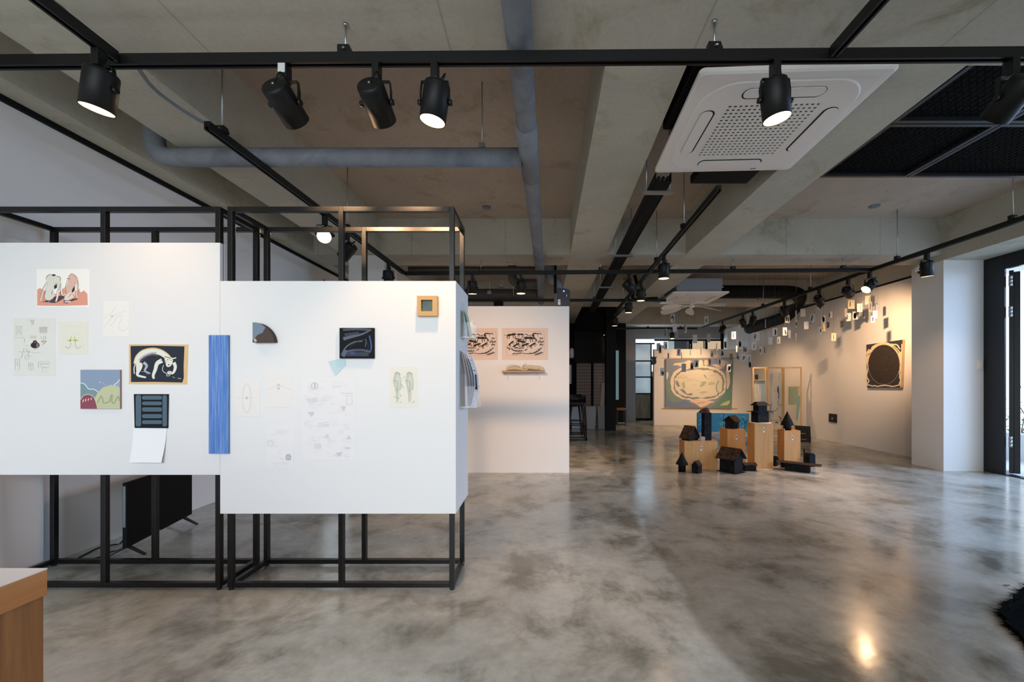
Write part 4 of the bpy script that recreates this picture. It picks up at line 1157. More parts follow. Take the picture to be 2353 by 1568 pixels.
# ------------------------------------------------------------------ acrylic holders on the board end
M['acrylic'] = mat('clear_acrylic', (0.86, 0.90, 0.95), 0.08, alpha=0.15, spec=0.6)
M['acedge'] = mat('acrylic_edge', (0.75, 0.82, 0.88), 0.1, alpha=0.55, spec=0.7)
XH = -0.459
def leaf(mb, y0, y1, z0, z1, xa, xb, bow, mi=0, n=8):
    """thin upright sheet in the holder: foot at x = xa, top at x = xb, bowed outward"""
    vs = []; fs = []
    for i in range(n + 1):
        t = i / n; x = xa + (xb - xa) * t + bow * math.sin(math.pi * t)
        vs += [(x, y0, z0 + (z1 - z0) * t), (x, y1, z0 + (z1 - z0) * t)]
    for i in range(n): fs.append((2 * i, 2 * i + 1, 2 * i + 3, 2 * i + 2))
    return mb.add(vs, fs, mi, True)
def holder(y0, y1, z0, zt, zf, reach, label):
    t = thing('leaflet_holder', label, 'leaflet holder', (XH + 0.001, (y0 + y1) / 2, z0))
    b0 = MB(); leaf(b0, y0, y1, z0, zt, XH + 0.035, XH + 0.004, 0, 0, 2); b0.build('back_plate', M['acrylic'], t)
    b0 = MB(); leaf(b0, y0, y1, z0, zf, XH + reach, XH + reach - 0.012, 0, 0, 2); b0.build('pocket_front', M['acrylic'], t)
    for y in (y0, y1):
        b0 = MB().add([(XH + 0.035, y, z0), (XH + reach, y, z0), (XH + reach - 0.012, y, zf), (XH + 0.03, y, zf)], [(0, 1, 2, 3)])
        b0.build('pocket_side', M['acrylic'], t)
    MB().box(XH + 0.002, XH + reach, y0, y1, z0 - 0.003, z0).build('base_ledge', M['acedge'], t)
    MB().box(XH + reach - 0.013, XH + reach - 0.010, y0, y1, zf - 0.002, zf + 0.002).build('rim', M['acedge'], t)
    return t
holder(2.335, 2.455, 1.415, 1.625, 1.50, 0.085, 'upper clear acrylic holder with green cards on the board end')
mb = MB(); 
for k in range(5): leaf(mb, 2.345, 2.445, 1.418, 1.575 - 0.006 * k, XH + 0.041 + 0.003 * k, XH + 0.016 + 0.003 * k, 0.002, 0)
tag(mb.build('green_cards', C(168, 196, 176)), 'small stack of pale green cards in the upper acrylic holder', 'cards')
holder(2.315, 2.50, 1.012, 1.20, 1.13, 0.10, 'lower clear acrylic holder with paper sheets and a pen')
for k in range(4):
    mb = MB(); leaf(mb, 2.325, 2.49, 1.014, 1.335 - 0.004 * k, XH + 0.045 + 0.006 * k, XH + 0.006 + 0.010 * k, 0.010 + 0.008 * k, 0, 10)
    mats = [C(232, 234, 240)]
    if k == 3:
        mats += [C(186, 190, 204), C(60, 60, 68)]
        r = random.Random(9)
        for i in range(13):
            z = 1.04 + 0.02 * i; t = (z - 1.014) / 0.31
            x = XH + 0.063 + (0.036 - 0.063) * t + 0.034 * math.sin(math.pi * t) + 0.0015
            w = r.uniform(0.03, 0.11)
            mb.add([(x, 2.335, z), (x, 2.335 + w, z), (x - 0.0002, 2.335 + w, z + 0.004), (x - 0.0002, 2.335, z + 0.004)], [(0, 1, 2, 3)], 2 if i == 9 else 1)
    tag(mb.build('paper_sheet', mats), ['paper sheet nearest the board in the lower acrylic holder', 'second paper sheet from the board in the lower acrylic holder', 'third paper sheet from the board in the lower acrylic holder', 'outermost printed paper sheet bowing out of the lower acrylic holder'][k], 'paper', 'sheets in the lower holder')
p = Vector((XH + 0.094, 2.36, 1.02))
t = thing('pen', 'black pen standing in the lower acrylic holder', 'pen', p)
MB().cyl(p, p + Vector((-0.004, 0.0, 0.095)), 0.0045, n=12).build('barrel', M['acrylic'], t)
MB().cyl(p + Vector((-0.004, 0, 0.09)), p + Vector((-0.008, 0.0, 0.178)), 0.0065, 0.005, n=12).build('cap', M['black'], t)

# ------------------------------------------------------------------ television on the floor with its cables
dv = Vector((-0.233, 0.972, 0)).normalized(); nv = Vector((0.972, 0.233, 0)).normalized()
org = Vector((-2.73, 2.68, 0))
def tvp(s, o, z): 
    p = org + dv * s + nv * o
    return (p.x, p.y, z)
t = thing('television', 'black television standing on the floor behind the first display frame', 'television', (-2.80, 2.99, 0))
def tvbox(s0, s1, o0, o1, z0, z1):
    vs = [tvp(s, o, z) for z in (z0, z1) for (s, o) in ((s0, o0), (s1, o0), (s1, o1), (s0, o1))]
    return MB().add(vs, [(0, 1, 2, 3)[::-1], (4, 5, 6, 7), (0, 1, 5, 4), (1, 2, 6, 5), (2, 3, 7, 6), (3, 0, 4, 7)][::-1])
tvbox(-0.025, 0.69, -0.012, 0.012, 0.062, 0.492).build('screen_housing', M['deepblack'], t, 0.003)
tvbox(-0.02, 0.685, 0.0122, 0.0132, 0.075, 0.487).build('screen', mat('dark_screen', srgb(5, 5, 6), 0.6, spec=0.15), t)
tvbox(0.12, 0.56, -0.05, -0.012, 0.09, 0.34).build('rear_casing', M['black'], t, 0.006)
tvbox(-0.0265, -0.025, -0.008, 0.006, 0.2, 0.47).build('edge_strip', mat('grey_edge_trim', srgb(120, 130, 138), 0.3, metal=0.5), t)
tvbox(0.27, 0.30, 0.0132, 0.0136, 0.066, 0.071).build('power_badge', M['steel'], t)
for s in (0.01, 0.60):
    f = MB()
    for o in (-0.115, 0.10):
        a = Vector(tvp(s, 0, 0.072)); b2 = Vector(tvp(s - 0.01, o, 0.006)); w = dv * 0.012
        f.add([a - w, a + w, b2 + w, b2 - w, a - w - Vector((0, 0, 0.016)), a + w - Vector((0, 0, 0.016)), b2 + w - Vector((0, 0, 0.006)), b2 - w - Vector((0, 0, 0.006))],
              [(0, 1, 2, 3), (7, 6, 5, 4), (0, 4, 5, 1), (1, 5, 6, 2), (2, 6, 7, 3), (3, 7, 4, 0)])
    f.build('foot', M['black'], t)
def cable(pts, label):
    p = [FL(*q) + Vector((0, 0, 0.006)) for q in pts]
    p.append(p[-1] + Vector((0.02, 0.06, 0.10)))
    tag(MB().tube(smooth_pts(p, 6), 0.0045, 8).build('power_cable', M['deepblack']), label, 'cable')
cable([(167, 1292), (195, 1277), (228, 1261), (262, 1254), (278, 1250)], 'black cable lying close to the wall behind the television')
cable([(183, 1292), (205, 1288), (228, 1283), (250, 1272), (282, 1262)], 'black cable on the floor in front of the television foot')

# ------------------------------------------------------------------ wooden counter, shaggy rug, leaf
zt = 0.72
yc = (zt - EYE) * FPX / (CY - 1306); xcn = (109 - CX) / FPX * yc
t = thing('wooden_counter', 'brown wooden counter with a pale top at the corner of the view', 'counter', (xcn - 0.5, yc - 0.35, 0))
MB().box(xcn - 1.1, xcn, yc - 0.75, yc, zt - 0.0028, zt).build('counter_top', M['countertop'], t)
MB().box(xcn - 1.1, xcn, yc - 0.75, yc, zt - 0.062, zt - 0.0028).build('edge_band', M['counterband'], t, 0.001)
MB().box(xcn - 1.095, xcn - 0.004, yc - 0.745, yc - 0.004, 0.0, zt - 0.062).build('counter_body', M['counter'], t, 0.001)

rnd = random.Random(21)
tip = FL(2293, 1410); up = FL(2353, 1354); dn = FL(2353, 1486)
def edge_pts(p, q, n, amp, seed):
    r = random.Random(seed); out = []
    for k in range(n):
        t = k / (n - 1); e = p.lerp(q, t)
        out.append(e + Vector((r.uniform(-amp, amp), r.uniform(-amp, amp), 0)))
    return out
far_up = up + (up - tip).normalized() * 0.45; far_dn = dn + (dn - tip).normalized() * 0.55
outline = edge_pts(far_up, up, 6, 0.012, 1) + edge_pts(up, tip, 10, 0.014, 2)[1:] + edge_pts(tip, dn, 8, 0.010, 3)[1:] + edge_pts(dn, far_dn, 6, 0.01, 4)[1:]
cen = far_up.lerp(far_dn, 0.5) + Vector((0.35, -0.05, 0))
far = [far_dn + Vector((0.45, -0.05, 0)), far_up + Vector((0.35, -0.1, 0))]
nx_ = (cen - tip).normalized(); ax = Vector((-nx_.y, nx_.x, 0))
mb = MB()
ring2 = outline + far
mb.prism([(p.x, p.y) for p in ring2], 0.0, 0.022)
tf = MB()
for i in range(1500):
    if i < 420:
        p = outline[0].lerp(outline[-1], rnd.random()); k = rnd.randint(0, len(outline) - 2); p = outline[k].lerp(outline[k + 1], rnd.random()) + nx_ * rnd.uniform(0, 0.02)
        d = (-nx_ + ax * rnd.uniform(-0.8, 0.8)).normalized(); z = rnd.uniform(0.003, 0.02)
    else:
        k = rnd.randint(0, len(outline) - 2); p = outline[k].lerp(outline[k + 1], rnd.random()) + nx_ * rnd.uniform(0.02, 0.78)
        a = rnd.uniform(0, 6.28); d = Vector((math.cos(a), math.sin(a), 0)); z = 0.02
    ln = rnd.uniform(0.02, 0.06); w = Vector((-d.y, d.x, 0)) * rnd.uniform(0.002, 0.005)
    p = Vector((p.x, p.y, z)); e = p + d * ln + Vector((0, 0, rnd.uniform(-0.004, 0.012) if i < 420 else rnd.uniform(0.005, 0.02)))
    e.z = max(e.z, 0.002)
    tf.add([p - w, p + w, e], [(0, 1, 2)])
M['rug'] = mat('black_shag', (0.0015, 0.0015, 0.0016), 0.95, spec=0.02)
o = mb.build('shaggy_rug', M['rug'])
tag(o, 'black shaggy rug on the floor at the edge of the view', 'rug')
p_ = tf.build('pile', M['rug'], o); p_['kind'] = 'stuff'
a = FL(2311, 1346)
lf = MB().add([a + Vector(q) for q in ((-0.02, 0.0, 0.004), (-0.006, -0.008, 0.002), (0.012, -0.008, 0.003), (0.024, -0.002, 0.006), (0.010, 0.006, 0.003), (-0.008, 0.006, 0.002))], [(0, 1, 2, 3, 4, 5)])
tag(lf.build('dry_leaf', C(140, 110, 70)), 'dry brown leaf on the concrete near the shaggy rug', 'leaf')

# ------------------------------------------------------------------ plywood plinths
def plinth(x0, x1, y0, y1, z1, label, tagpx, oval=False):
    t = thing('plywood_plinth', label, 'plinth', ((x0 + x1) / 2, (y0 + y1) / 2, 0), 'plywood plinths of the little black town')
    s = 0.008
    MB().box(x0, x1, y0, y0 + s, 0, z1 - s).build('front_panel', M['plyedge'], t, 0.0008)
    MB().box(x0, x0 + s, y0 + s, y1, 0, z1 - s).build('side_panel', M['ply'], t, 0.0008)
    MB().box(x1 - s, x1, y0 + s, y1, 0, z1 - s).build('side_panel', M['ply'], t, 0.0008)
    if oval:
        pts = [((x0 + x1) / 2 + (x1 - x0) * 0.57 * math.cos(a), (y0 + y1) / 2 + (y1 - y0) * 0.62 * math.sin(a)) for a in [2 * math.pi * k / 32 for k in range(32)]]
        MB().prism(pts, z1 - s, z1).build('oval_top', M['countertop'], t)
    else:
        MB().box(x0, x1, y0, y1, z1 - s, z1).build('top_panel', M['ply'], t, 0.0008)
    p = V(tagpx[0], tagpx[1], y0)
    tg = MB()
    tg.prism_y([(p.x - 0.011, p.z - 0.03), (p.x + 0.011, p.z - 0.03), (p.x + 0.011, p.z + 0.026), (p.x + 0.006, p.z + 0.033), (p.x - 0.006, p.z + 0.033), (p.x - 0.011, p.z + 0.026)], y0 - 0.003, y0 - 0.0002, 0)
    tg.box(p.x - 0.006, p.x + 0.006, y0 - 0.0036, y0 - 0.003, p.z - 0.004, p.z + 0.022, 1)
    tg.build('number_tag', [C(222, 220, 222), C(70, 70, 74)], t)
    return t
plinth(1.924, 2.363, 5.374, 5.575, 0.377, 'low wide plywood plinth with the tall tower on it', (1611, 1031))
plinth(2.655, 2.909, 5.72, 5.965, 0.492, 'plywood plinth carrying the house with a see-through door', (1692.5, 1006))
plinth(2.876, 3.127, 5.415, 5.60, 0.614, 'tallest plywood plinth with a pale oval top', (1755, 989), True)
plinth(3.384, 3.61, 5.60, 5.76, 0.488, 'plywood plinth carrying the cone-roofed turret, nearest the long wall', (1820.5, 1007))

m = M['ceramic'] = mat('black_fired_clay', srgb(14, 14, 15), 0.7, spec=0.18)
nt, N, L, b = nodes(m)
L.new(ramp(nt, noise(nt, coords(nt), 18, 4), [(0.4, srgb(9, 9, 10)), (0.8, srgb(30, 30, 33))]), b.inputs['Base Color'])
m = M['rust'] = mat('dark_brown_fired_clay', srgb(60, 44, 34), 0.75, spec=0.15)
nt, N, L, b = nodes(m)
L.new(ramp(nt, noise(nt, coords(nt), 22, 4), [(0.35, srgb(30, 23, 18)), (0.7, srgb(68, 50, 38))]), b.inputs['Base Color'])
HG = 'black clay houses of the little town'
def xf(c, yaw):
    return Matrix.Translation(c) @ Matrix.Rotation(math.radians(yaw), 4, 'Z')
def house(c, yaw, w, d, h, rise, label, over=0.02, roofm=None, plate=0, door=False, th=0.006):
    t = thing('clay_house', label, 'model house', c, HG)
    R = xf(c, yaw)
    b0 = MB()
    if door:
        for s in (-1, 1):
            x0, x1 = (s * w / 2 - 0.004, s * w / 2 + 0.004)
            dw = 0.02
            b0.box(x0, x1, -d / 2, -dw - 0.018, 0, h, 0, R); b0.box(x0, x1, dw - 0.018, d / 2, 0, h, 0, R); b0.box(x0, x1, -dw - 0.018, dw - 0.018, h * 0.5, h, 0, R)
        for s in (-1, 1):
            y0, y1 = s * d / 2 - 0.004, s * d / 2 + 0.004
            vs = [(-w / 2, y0, 0), (w / 2, y0, 0), (w / 2, y0, h), (0, y0, h + rise), (-w / 2, y0, h)]
            vs += [(x, y1, z) for x, _, z in vs]
            b0.add(vs, [(0, 1, 2, 3, 4), (9, 8, 7, 6, 5)] + [(i, 5 + i, 5 + (i + 1) % 5, (i + 1) % 5) for i in range(5)], 0, False, R)
    else:
        vs = [(-w / 2, -d / 2, 0), (w / 2, -d / 2, 0), (w / 2, -d / 2, h), (0, -d / 2, h + rise), (-w / 2, -d / 2, h)]
        vs += [(x, d / 2, z) for x, _, z in vs]
        b0.add(vs, [(0, 1, 2, 3, 4), (9, 8, 7, 6, 5)] + [(i, 5 + i, 5 + (i + 1) % 5, (i + 1) % 5) for i in range(5)], 0, False, R)
    b0.build('walls', M['ceramic'], t)
    r = MB(); k = rise / (w / 2)
    for s in (-1, 1):
        e = w / 2 + over
        pts = [(0, h + rise), (s * e, h + rise - k * e), (s * e, h + rise - k * e + th), (0, h + rise + th * 1.3)]
        vs = [(p[0], -d / 2 - over, p[1]) for p in pts] + [(p[0], d / 2 + over, p[1]) for p in pts]
        r.add(vs, [(0, 1, 2, 3), (7, 6, 5, 4)] + [(i, 4 + i, 4 + (i + 1) % 4, (i + 1) % 4) for i in range(4)], 0, False, R)
    r.build('roof', roofm or M['ceramic'], t)
    if plate:
        MB().box(-w / 2 - plate, w / 2 + plate, -d / 2 - plate, d / 2 + plate, 0.0, 0.004, 0, R).build('base_plate', M['ceramic'], t)
    return t
def turret(c, r, h, cr, ch, label, hook=False):
    t = thing('clay_turret', label, 'model house', c, HG)
    MB().lathe([(0.001, 0), (r, 0), (r, h)], c, (0, 0, 1), 24).build('drum', mat_drum, t)
    MB().lathe([(r * 0.9, h - 0.002), (cr, h - 0.004), (cr, h), (0.001, h + ch)], c, (0, 0, 1), 28).build('cone_roof', M['ceramic'], t)
    return t
mat_drum = mat('glossy_black_clay', srgb(10, 10, 11), 0.35, spec=0.3)
house((2.03, 5.47, 0.377), 30, 0.17, 0.13, 0.06, 0.125, 'black gabled house with a brown roof slope on the low wide plinth', 0.025, M['rust'])
t = thing('clay_tower', 'tall square black tower with a humped brown roof on the low plinth', 'model house', (2.25, 5.46, 0.377), HG)
MB().box(-0.048, 0.048, -0.045, 0.045, 0, 0.37, 0, xf((2.25, 5.46, 0.377), 4)).build('shaft', M['ceramic'], t)
rf = MB(); R = xf((2.25, 5.46, 0.747), 0)
n = 20; vs = [(0.0, -0.01, 0.072)]
for k in range(n):
    a = 2 * math.pi * k / n; e = 1.5 if math.cos(a) < 0 else 0.85
    vs.append((-0.012 + 0.068 * e * math.cos(a), 0.075 * math.sin(a), 0.0))
for k in range(n):
    a = 2 * math.pi * k / n; e = 1.2 if math.cos(a) < 0 else 0.9
    vs.append((-0.008 + 0.040 * e * math.cos(a), 0.045 * math.sin(a), 0.05))
fs = [(0, 1 + n + k, 1 + n + (k + 1) % n) for k in range(n)] + [(1 + n + k, 1 + k, 1 + (k + 1) % n, 1 + n + (k + 1) % n) for k in range(n)] + [tuple(range(n, 0, -1))]
rf.add(vs, fs, 0, False, R).build('humped_roof', M['rust'], t)
c = (2.175, 5.405, 0.377)
t = thing('glass_cube', 'tiny clear cube with a dark core between the house and the tower', 'glass block', c)
MB().box(c[0] - 0.026, c[0] + 0.026, 5.385, 5.437, 0.3775, 0.43).build('clear_shell', mat('cube_glass', (0.9, 0.9, 0.9), 0.05, alpha=0.35), t)
MB().box(c[0] - 0.010, c[0] + 0.015, 5.40, 5.42, 0.379, 0.405).build('dark_core', M['ceramic'], t)
house((2.775, 5.84, 0.492), -52, 0.13, 0.13, 0.125, 0.055, 'black house with a door one sees through, on its own plinth', 0.03, M['rust'], 0, True)
c = (3.0, 5.51, 0.614)
t = thing('clay_pagoda', 'black two-tier clay pagoda on the tallest plinth', 'model house', c, HG)
R = xf(c, 14)
MB().box(-0.088, 0.088, -0.062, 0.062, 0, 0.145, 0, R).build('lower_storey', M['ceramic'], t)
MB().box(-0.155, 0.155, -0.075, 0.075, 0.145, 0.150, 0, R).build('middle_eave', M['ceramic'], t)
MB().box(-0.066, 0.066, -0.05, 0.05, 0.150, 0.235, 0, R).build('upper_storey', M['ceramic'], t)
rf = MB()
vs = [(-0.105, -0.07, 0.228), (0.105, -0.07, 0.228), (0.105, 0.07, 0.228), (-0.105, 0.07, 0.228), (-0.07, -0.015, 0.278), (0.07, -0.015, 0.278), (0.07, 0.015, 0.278), (-0.07, 0.015, 0.278)]
rf.add(vs, [(3, 2, 1, 0), (4, 5, 6, 7), (0, 1, 5, 4), (1, 2, 6, 5), (2, 3, 7, 6), (3, 0, 4, 7)], 0, False, R).build('hipped_roof', M['ceramic'], t)
turret((3.475, 5.68, 0.488), 0.05, 0.072, 0.082, 0.195, 'black cone-roofed turret on the plinth nearest the long wall')
mb = MB().ball((3.405, 5.64, 0.4985), 0.0125, 0, 12)
tag(mb.build('glass_bead', M['steel']), 'tiny shiny bead beside the turret on its plinth', 'bead')
turret((1.845, 5.245, 0), 0.046, 0.098, 0.077, 0.155, 'small black cone-roofed turret on the floor before the low plinth')
house((2.008, 5.17, 0), -48, 0.085, 0.10, 0.10, 0.05, 'small dark house on the floor in front of the low plinth', 0.004, M['rust'])
house((2.48, 5.24, 0.0), 34, 0.19, 0.205, 0.205, 0.10, 'largest black house on the floor with a mottled wall and brown roof', 0.035, M['rust'], 0.03)
c = FL(1702, 1085.5)
mb = MB().ball((c.x, c.y, 0.014), 0.010, 0, 12)
tag(mb.build('glass_bead', M['steel']), 'tiny shiny bead beside the largest black house', 'bead')
house((2.75, 5.31, 0), 86, 0.075, 0.145, 0.078, 0.02, 'low black shed on the floor before the tallest plinth', 0.012, M['rust'], 0.012)
c = (3.36, 5.27, 0)
t = thing('clay_hall', 'long low black hall under a wide flat brown slab roof', 'model house', c, HG)
R = xf(c, 50)
MB().box(-0.06, 0.06, -0.135, 0.135, 0, 0.10, 0, R).build('walls', M['ceramic'], t)
MB().box(-0.085, 0.085, -0.255, 0.235, 0.100, 0.106, 0, R).build('slab_roof', M['rust'], t)
c = (3.715, 5.575, 0)
t = thing('clay_arch', 'small black arched block on the floor behind the long hall', 'model house', c, HG)
R = xf(c, 18)
pts = [(-0.055, 0.0), (0.055, 0.0)] + [(0.055 * math.cos(a), 0.145 + 0.04 * math.sin(a)) for a in [math.pi * k / 10 for k in range(11)]]
n = len(pts)
b0 = MB().add([(p[0], -0.045, p[1]) for p in pts] + [(p[0], 0.045, p[1]) for p in pts], [tuple(range(n)), tuple(range(2 * n - 1, n - 1, -1))] + [(i, n + i, n + (i + 1) % n, (i + 1) % n) for i in range(n)], 0, False, R)
b0.build('block', M['ceramic'], t)
MB().add([(-0.062, 0.02, 0.0), (-0.056, 0.02, 0.0), (-0.056, 0.02, 0.24), (-0.062, 0.03, 0.21), (-0.062, 0.04, 0.0), (-0.056, 0.04, 0.0), (-0.056, 0.04, 0.24), (-0.062, 0.04, 0.21)],
         [(0, 1, 2, 3), (7, 6, 5, 4), (0, 4, 5, 1), (1, 5, 6, 2), (2, 6, 7, 3), (3, 7, 4, 0)], 0, False, R).build('fin', M['rust'], t)
house((3.25, 5.60, 0), 30, 0.06, 0.06, 0.09, 0.04, 'small black house half hidden behind the tallest plinth', 0.01)
house((2.94, 6.2, 0), 30, 0.07, 0.07, 0.09, 0.05, 'dark hut on the floor seen between two plinths', 0.01)
c = FL(1799, 1074)
house((c.x, c.y, 0), -35, 0.05, 0.05, 0.05, 0.035, 'tiny dark hut beside the clear block before the long hall', 0.006, M['rust'])
c = FL(1809, 1074)
tag(MB().box(c.x - 0.024, c.x + 0.024, c.y - 0.02, c.y + 0.02, 0.0, 0.055).build('glass_block', mat('grey_glass', (0.6, 0.6, 0.62), 0.1, alpha=0.35)), 'small clear block on the floor before the long hall', 'glass block')

# blue picture standing on the floor
A = Art(9.5, crop(1480, 780, 4.706), step=0.00006)
A.slab([(578, 795), (580, 1004), (1132, 1004), (1135, 805)], M['bluecanvas2'] if 'bluecanvas2' in M else C(56, 142, 206), 0.05)
r = random.Random(2)
for i in range(60):
    x, y = r.uniform(590, 1110), r.uniform(812, 985)
    a = r.uniform(0, 6.28); l = r.uniform(10, 46)
    c2 = r.choice([(30, 110, 180), (40, 126, 196), (110, 186, 236), (134, 200, 240), (36, 104, 160), (166, 212, 236)])
    A.stroke([(x, y), (x + l * 0.5 * math.cos(a), y + l * 0.35 * math.sin(a)), (x + l * math.cos(a + 0.6), y + l * 0.6 * math.sin(a + 0.6))], r.uniform(3, 9), C(*c2), 4, True)
for q in ([(1085, 990), (1090, 900), (1060, 850)], [(1088, 920), (1110, 870)], [(860, 800), (858, 1000)]):
    A.stroke(q, 7, C(24, 84, 120))
o = A.build('blue_picture', 'long low blue picture standing on the floor behind the plinths', 'painting')

# large oval canvas on the rear partition
YB = 10.95
A = Art(YB, crop(1480, 780, 7.838), step=0.00008)
A.slab([(395, 350), (388, 1218), (1580, 1252), (1610, 335)], C(140, 152, 170), 0.045, C(196, 176, 140))
A.poly([(400, 740), (392, 900), (398, 1210), (1000, 1230), (640, 1060)], C(124, 142, 174))
A.poly([(400, 700), (470, 780), (540, 1000), (700, 1100), (480, 1120), (398, 900)], C(134, 156, 144), 3)
A.poly([(1560, 360), (1590, 420), (1575, 1240), (1200, 1235), (1330, 1120), (1470, 960), (1500, 800), (1540, 600)], C(112, 152, 138))
A.poly([(1400, 360), (1600, 345), (1590, 460), (1500, 480), (1480, 420), (1380, 400)], C(160, 186, 206))
cr1 = C(234, 228, 212); cr2 = C(228, 224, 206); sh = C(150, 152, 148)
def wob(cx, cy, rx, ry, amp, nn, seed, sq=0.75):
    r = random.Random(seed); pts = []
    for k in range(nn):
        a = 2 * math.pi * k / nn
        ca, sa = math.cos(a), math.sin(a)
        x = cx + rx * math.copysign(abs(ca) ** sq, ca) + r.uniform(-amp, amp); y = cy + ry * math.copysign(abs(sa) ** sq, sa) + r.uniform(-amp, amp)
        pts.append((x, y))
    return pts[::-1]
A.poly(wob(980, 790, 500, 315, 8, 48, 4), cr1, 2)
A.poly([(520, 470), (560, 430), (700, 420), (780, 385), (830, 380), (860, 430), (840, 520), (700, 500), (600, 470)], C(234, 216, 190), 3)
A.poly([(980, 470), (990, 390), (1030, 372), (1056, 410), (1060, 500), (1000, 500)], cr1, 3); A.ellipse(1115, 425, 38, 58, C(226, 210, 182), 24)
A.poly([(1220, 460), (1320, 440), (1400, 380), (1480, 386), (1530, 420), (1470, 450), (1420, 520), (1330, 530), (1280, 490)], C(240, 220, 200), 3)
A.poly([(1470, 600), (1500, 500), (1550, 440), (1530, 560), (1550, 740), (1530, 850), (1490, 900), (1490, 760)], C(240, 218, 198), 3)
A.poly([(820, 1120), (900, 1090), (1100, 1100), (1280, 1120), (1200, 1150), (1130, 1190), (1020, 1226), (960, 1180), (900, 1150)], C(236, 208, 186), 2)
A.stroke([(960, 1165), (1000, 1145), (1090, 1140)], 10, C(140, 160, 184)); A.stroke([(1300, 430), (1360, 470), (1440, 520)], 14, C(146, 178, 210)); A.stroke([(1250, 500), (1340, 515), (1420, 500)], 10, C(146, 178, 210))
A.poly(wob(990, 800, 455, 275, 14, 70, 8), sh)
A.poly(wob(984, 800, 428, 250, 12, 70, 9), cr2)
bl2 = C(156, 174, 188); gr2 = C(184, 194, 166); pu = C(146, 146, 166)
A.poly([(576, 740), (610, 760), (640, 850), (600, 850), (578, 800)], pu, 3); A.poly([(640, 900), (720, 910), (770, 980), (860, 970), (860, 1010), (770, 1000), (690, 950)], pu, 3)
A.poly([(1000, 860), (1040, 770), (1120, 760), (1110, 800), (1060, 850)], gr2, 3); A.poly([(1150, 780), (1240, 765), (1280, 800), (1180, 830)], C(202, 204, 172), 3)
A.poly([(680, 790), (720, 770), (740, 860), (700, 900)], gr2, 3); A.poly([(1000, 950), (1100, 935), (1140, 960), (1020, 985)], C(200, 202, 172), 3)
A.stroke([(1340, 750), (1300, 850), (1320, 940), (1370, 970)], 20, bl2); A.ellipse(1362, 870, 44, 95, cr2, 24)
A.stroke([(1080, 640), (1120, 690), (1160, 700)], 22, C(150, 172, 190)); A.ellipse(1145, 678, 24, 24, C(242, 226, 206), 18)
for q in ([(585, 705), (780, 680)], [(640, 660), (700, 700), (840, 720), (960, 750), (1040, 770)], [(1200, 660), (1260, 640), (1360, 600)], [(600, 690), (680, 655), (760, 670)], [(650, 760), (650, 860)], [(860, 740), (700, 770), (740, 860)], [(880, 820), (930, 815)], [(940, 920), (1010, 905)], [(1120, 830), (1180, 815)]):
    A.stroke(q, 5, C(190, 178, 146))
A.poly([(1370, 1192), (1420, 1150), (1540, 1100), (1535, 1150), (1490, 1190)], C(210, 212, 168), 2); A.stroke([(1400, 1185), (1480, 1150), (1530, 1115)], 5, C(140, 160, 126))
A.poly([(400, 600), (430, 590), (440, 640), (420, 710), (404, 720)], cr1, 2)
o = A.build('oval_canvas', 'big canvas with a cream scalloped oval on grey and green', 'painting')
for lab, (x0, y0, x1, y1) in (('thin black-tipped hanging rail along the top of the big oval canvas', (330, 333, 1670, 345)), ('thin pale rail along the bottom of the big oval canvas', (310, 1240, 1680, 1262))):
    a = V(1480 + x0 / 7.838, 780 + y0 / 7.838, 10.985); b2 = V(1480 + x1 / 7.838, 780 + y1 / 7.838, 10.985)
    mb = MB().box(a.x, b2.x, 10.996 - 0.012 * 0, 10.9995, b2.z, a.z) if False else MB().box(a.x, b2.x, 10.9955, 11.0, b2.z, a.z)
    tag(mb.build('picture_rail', C(206, 176, 136)), lab, 'rail')

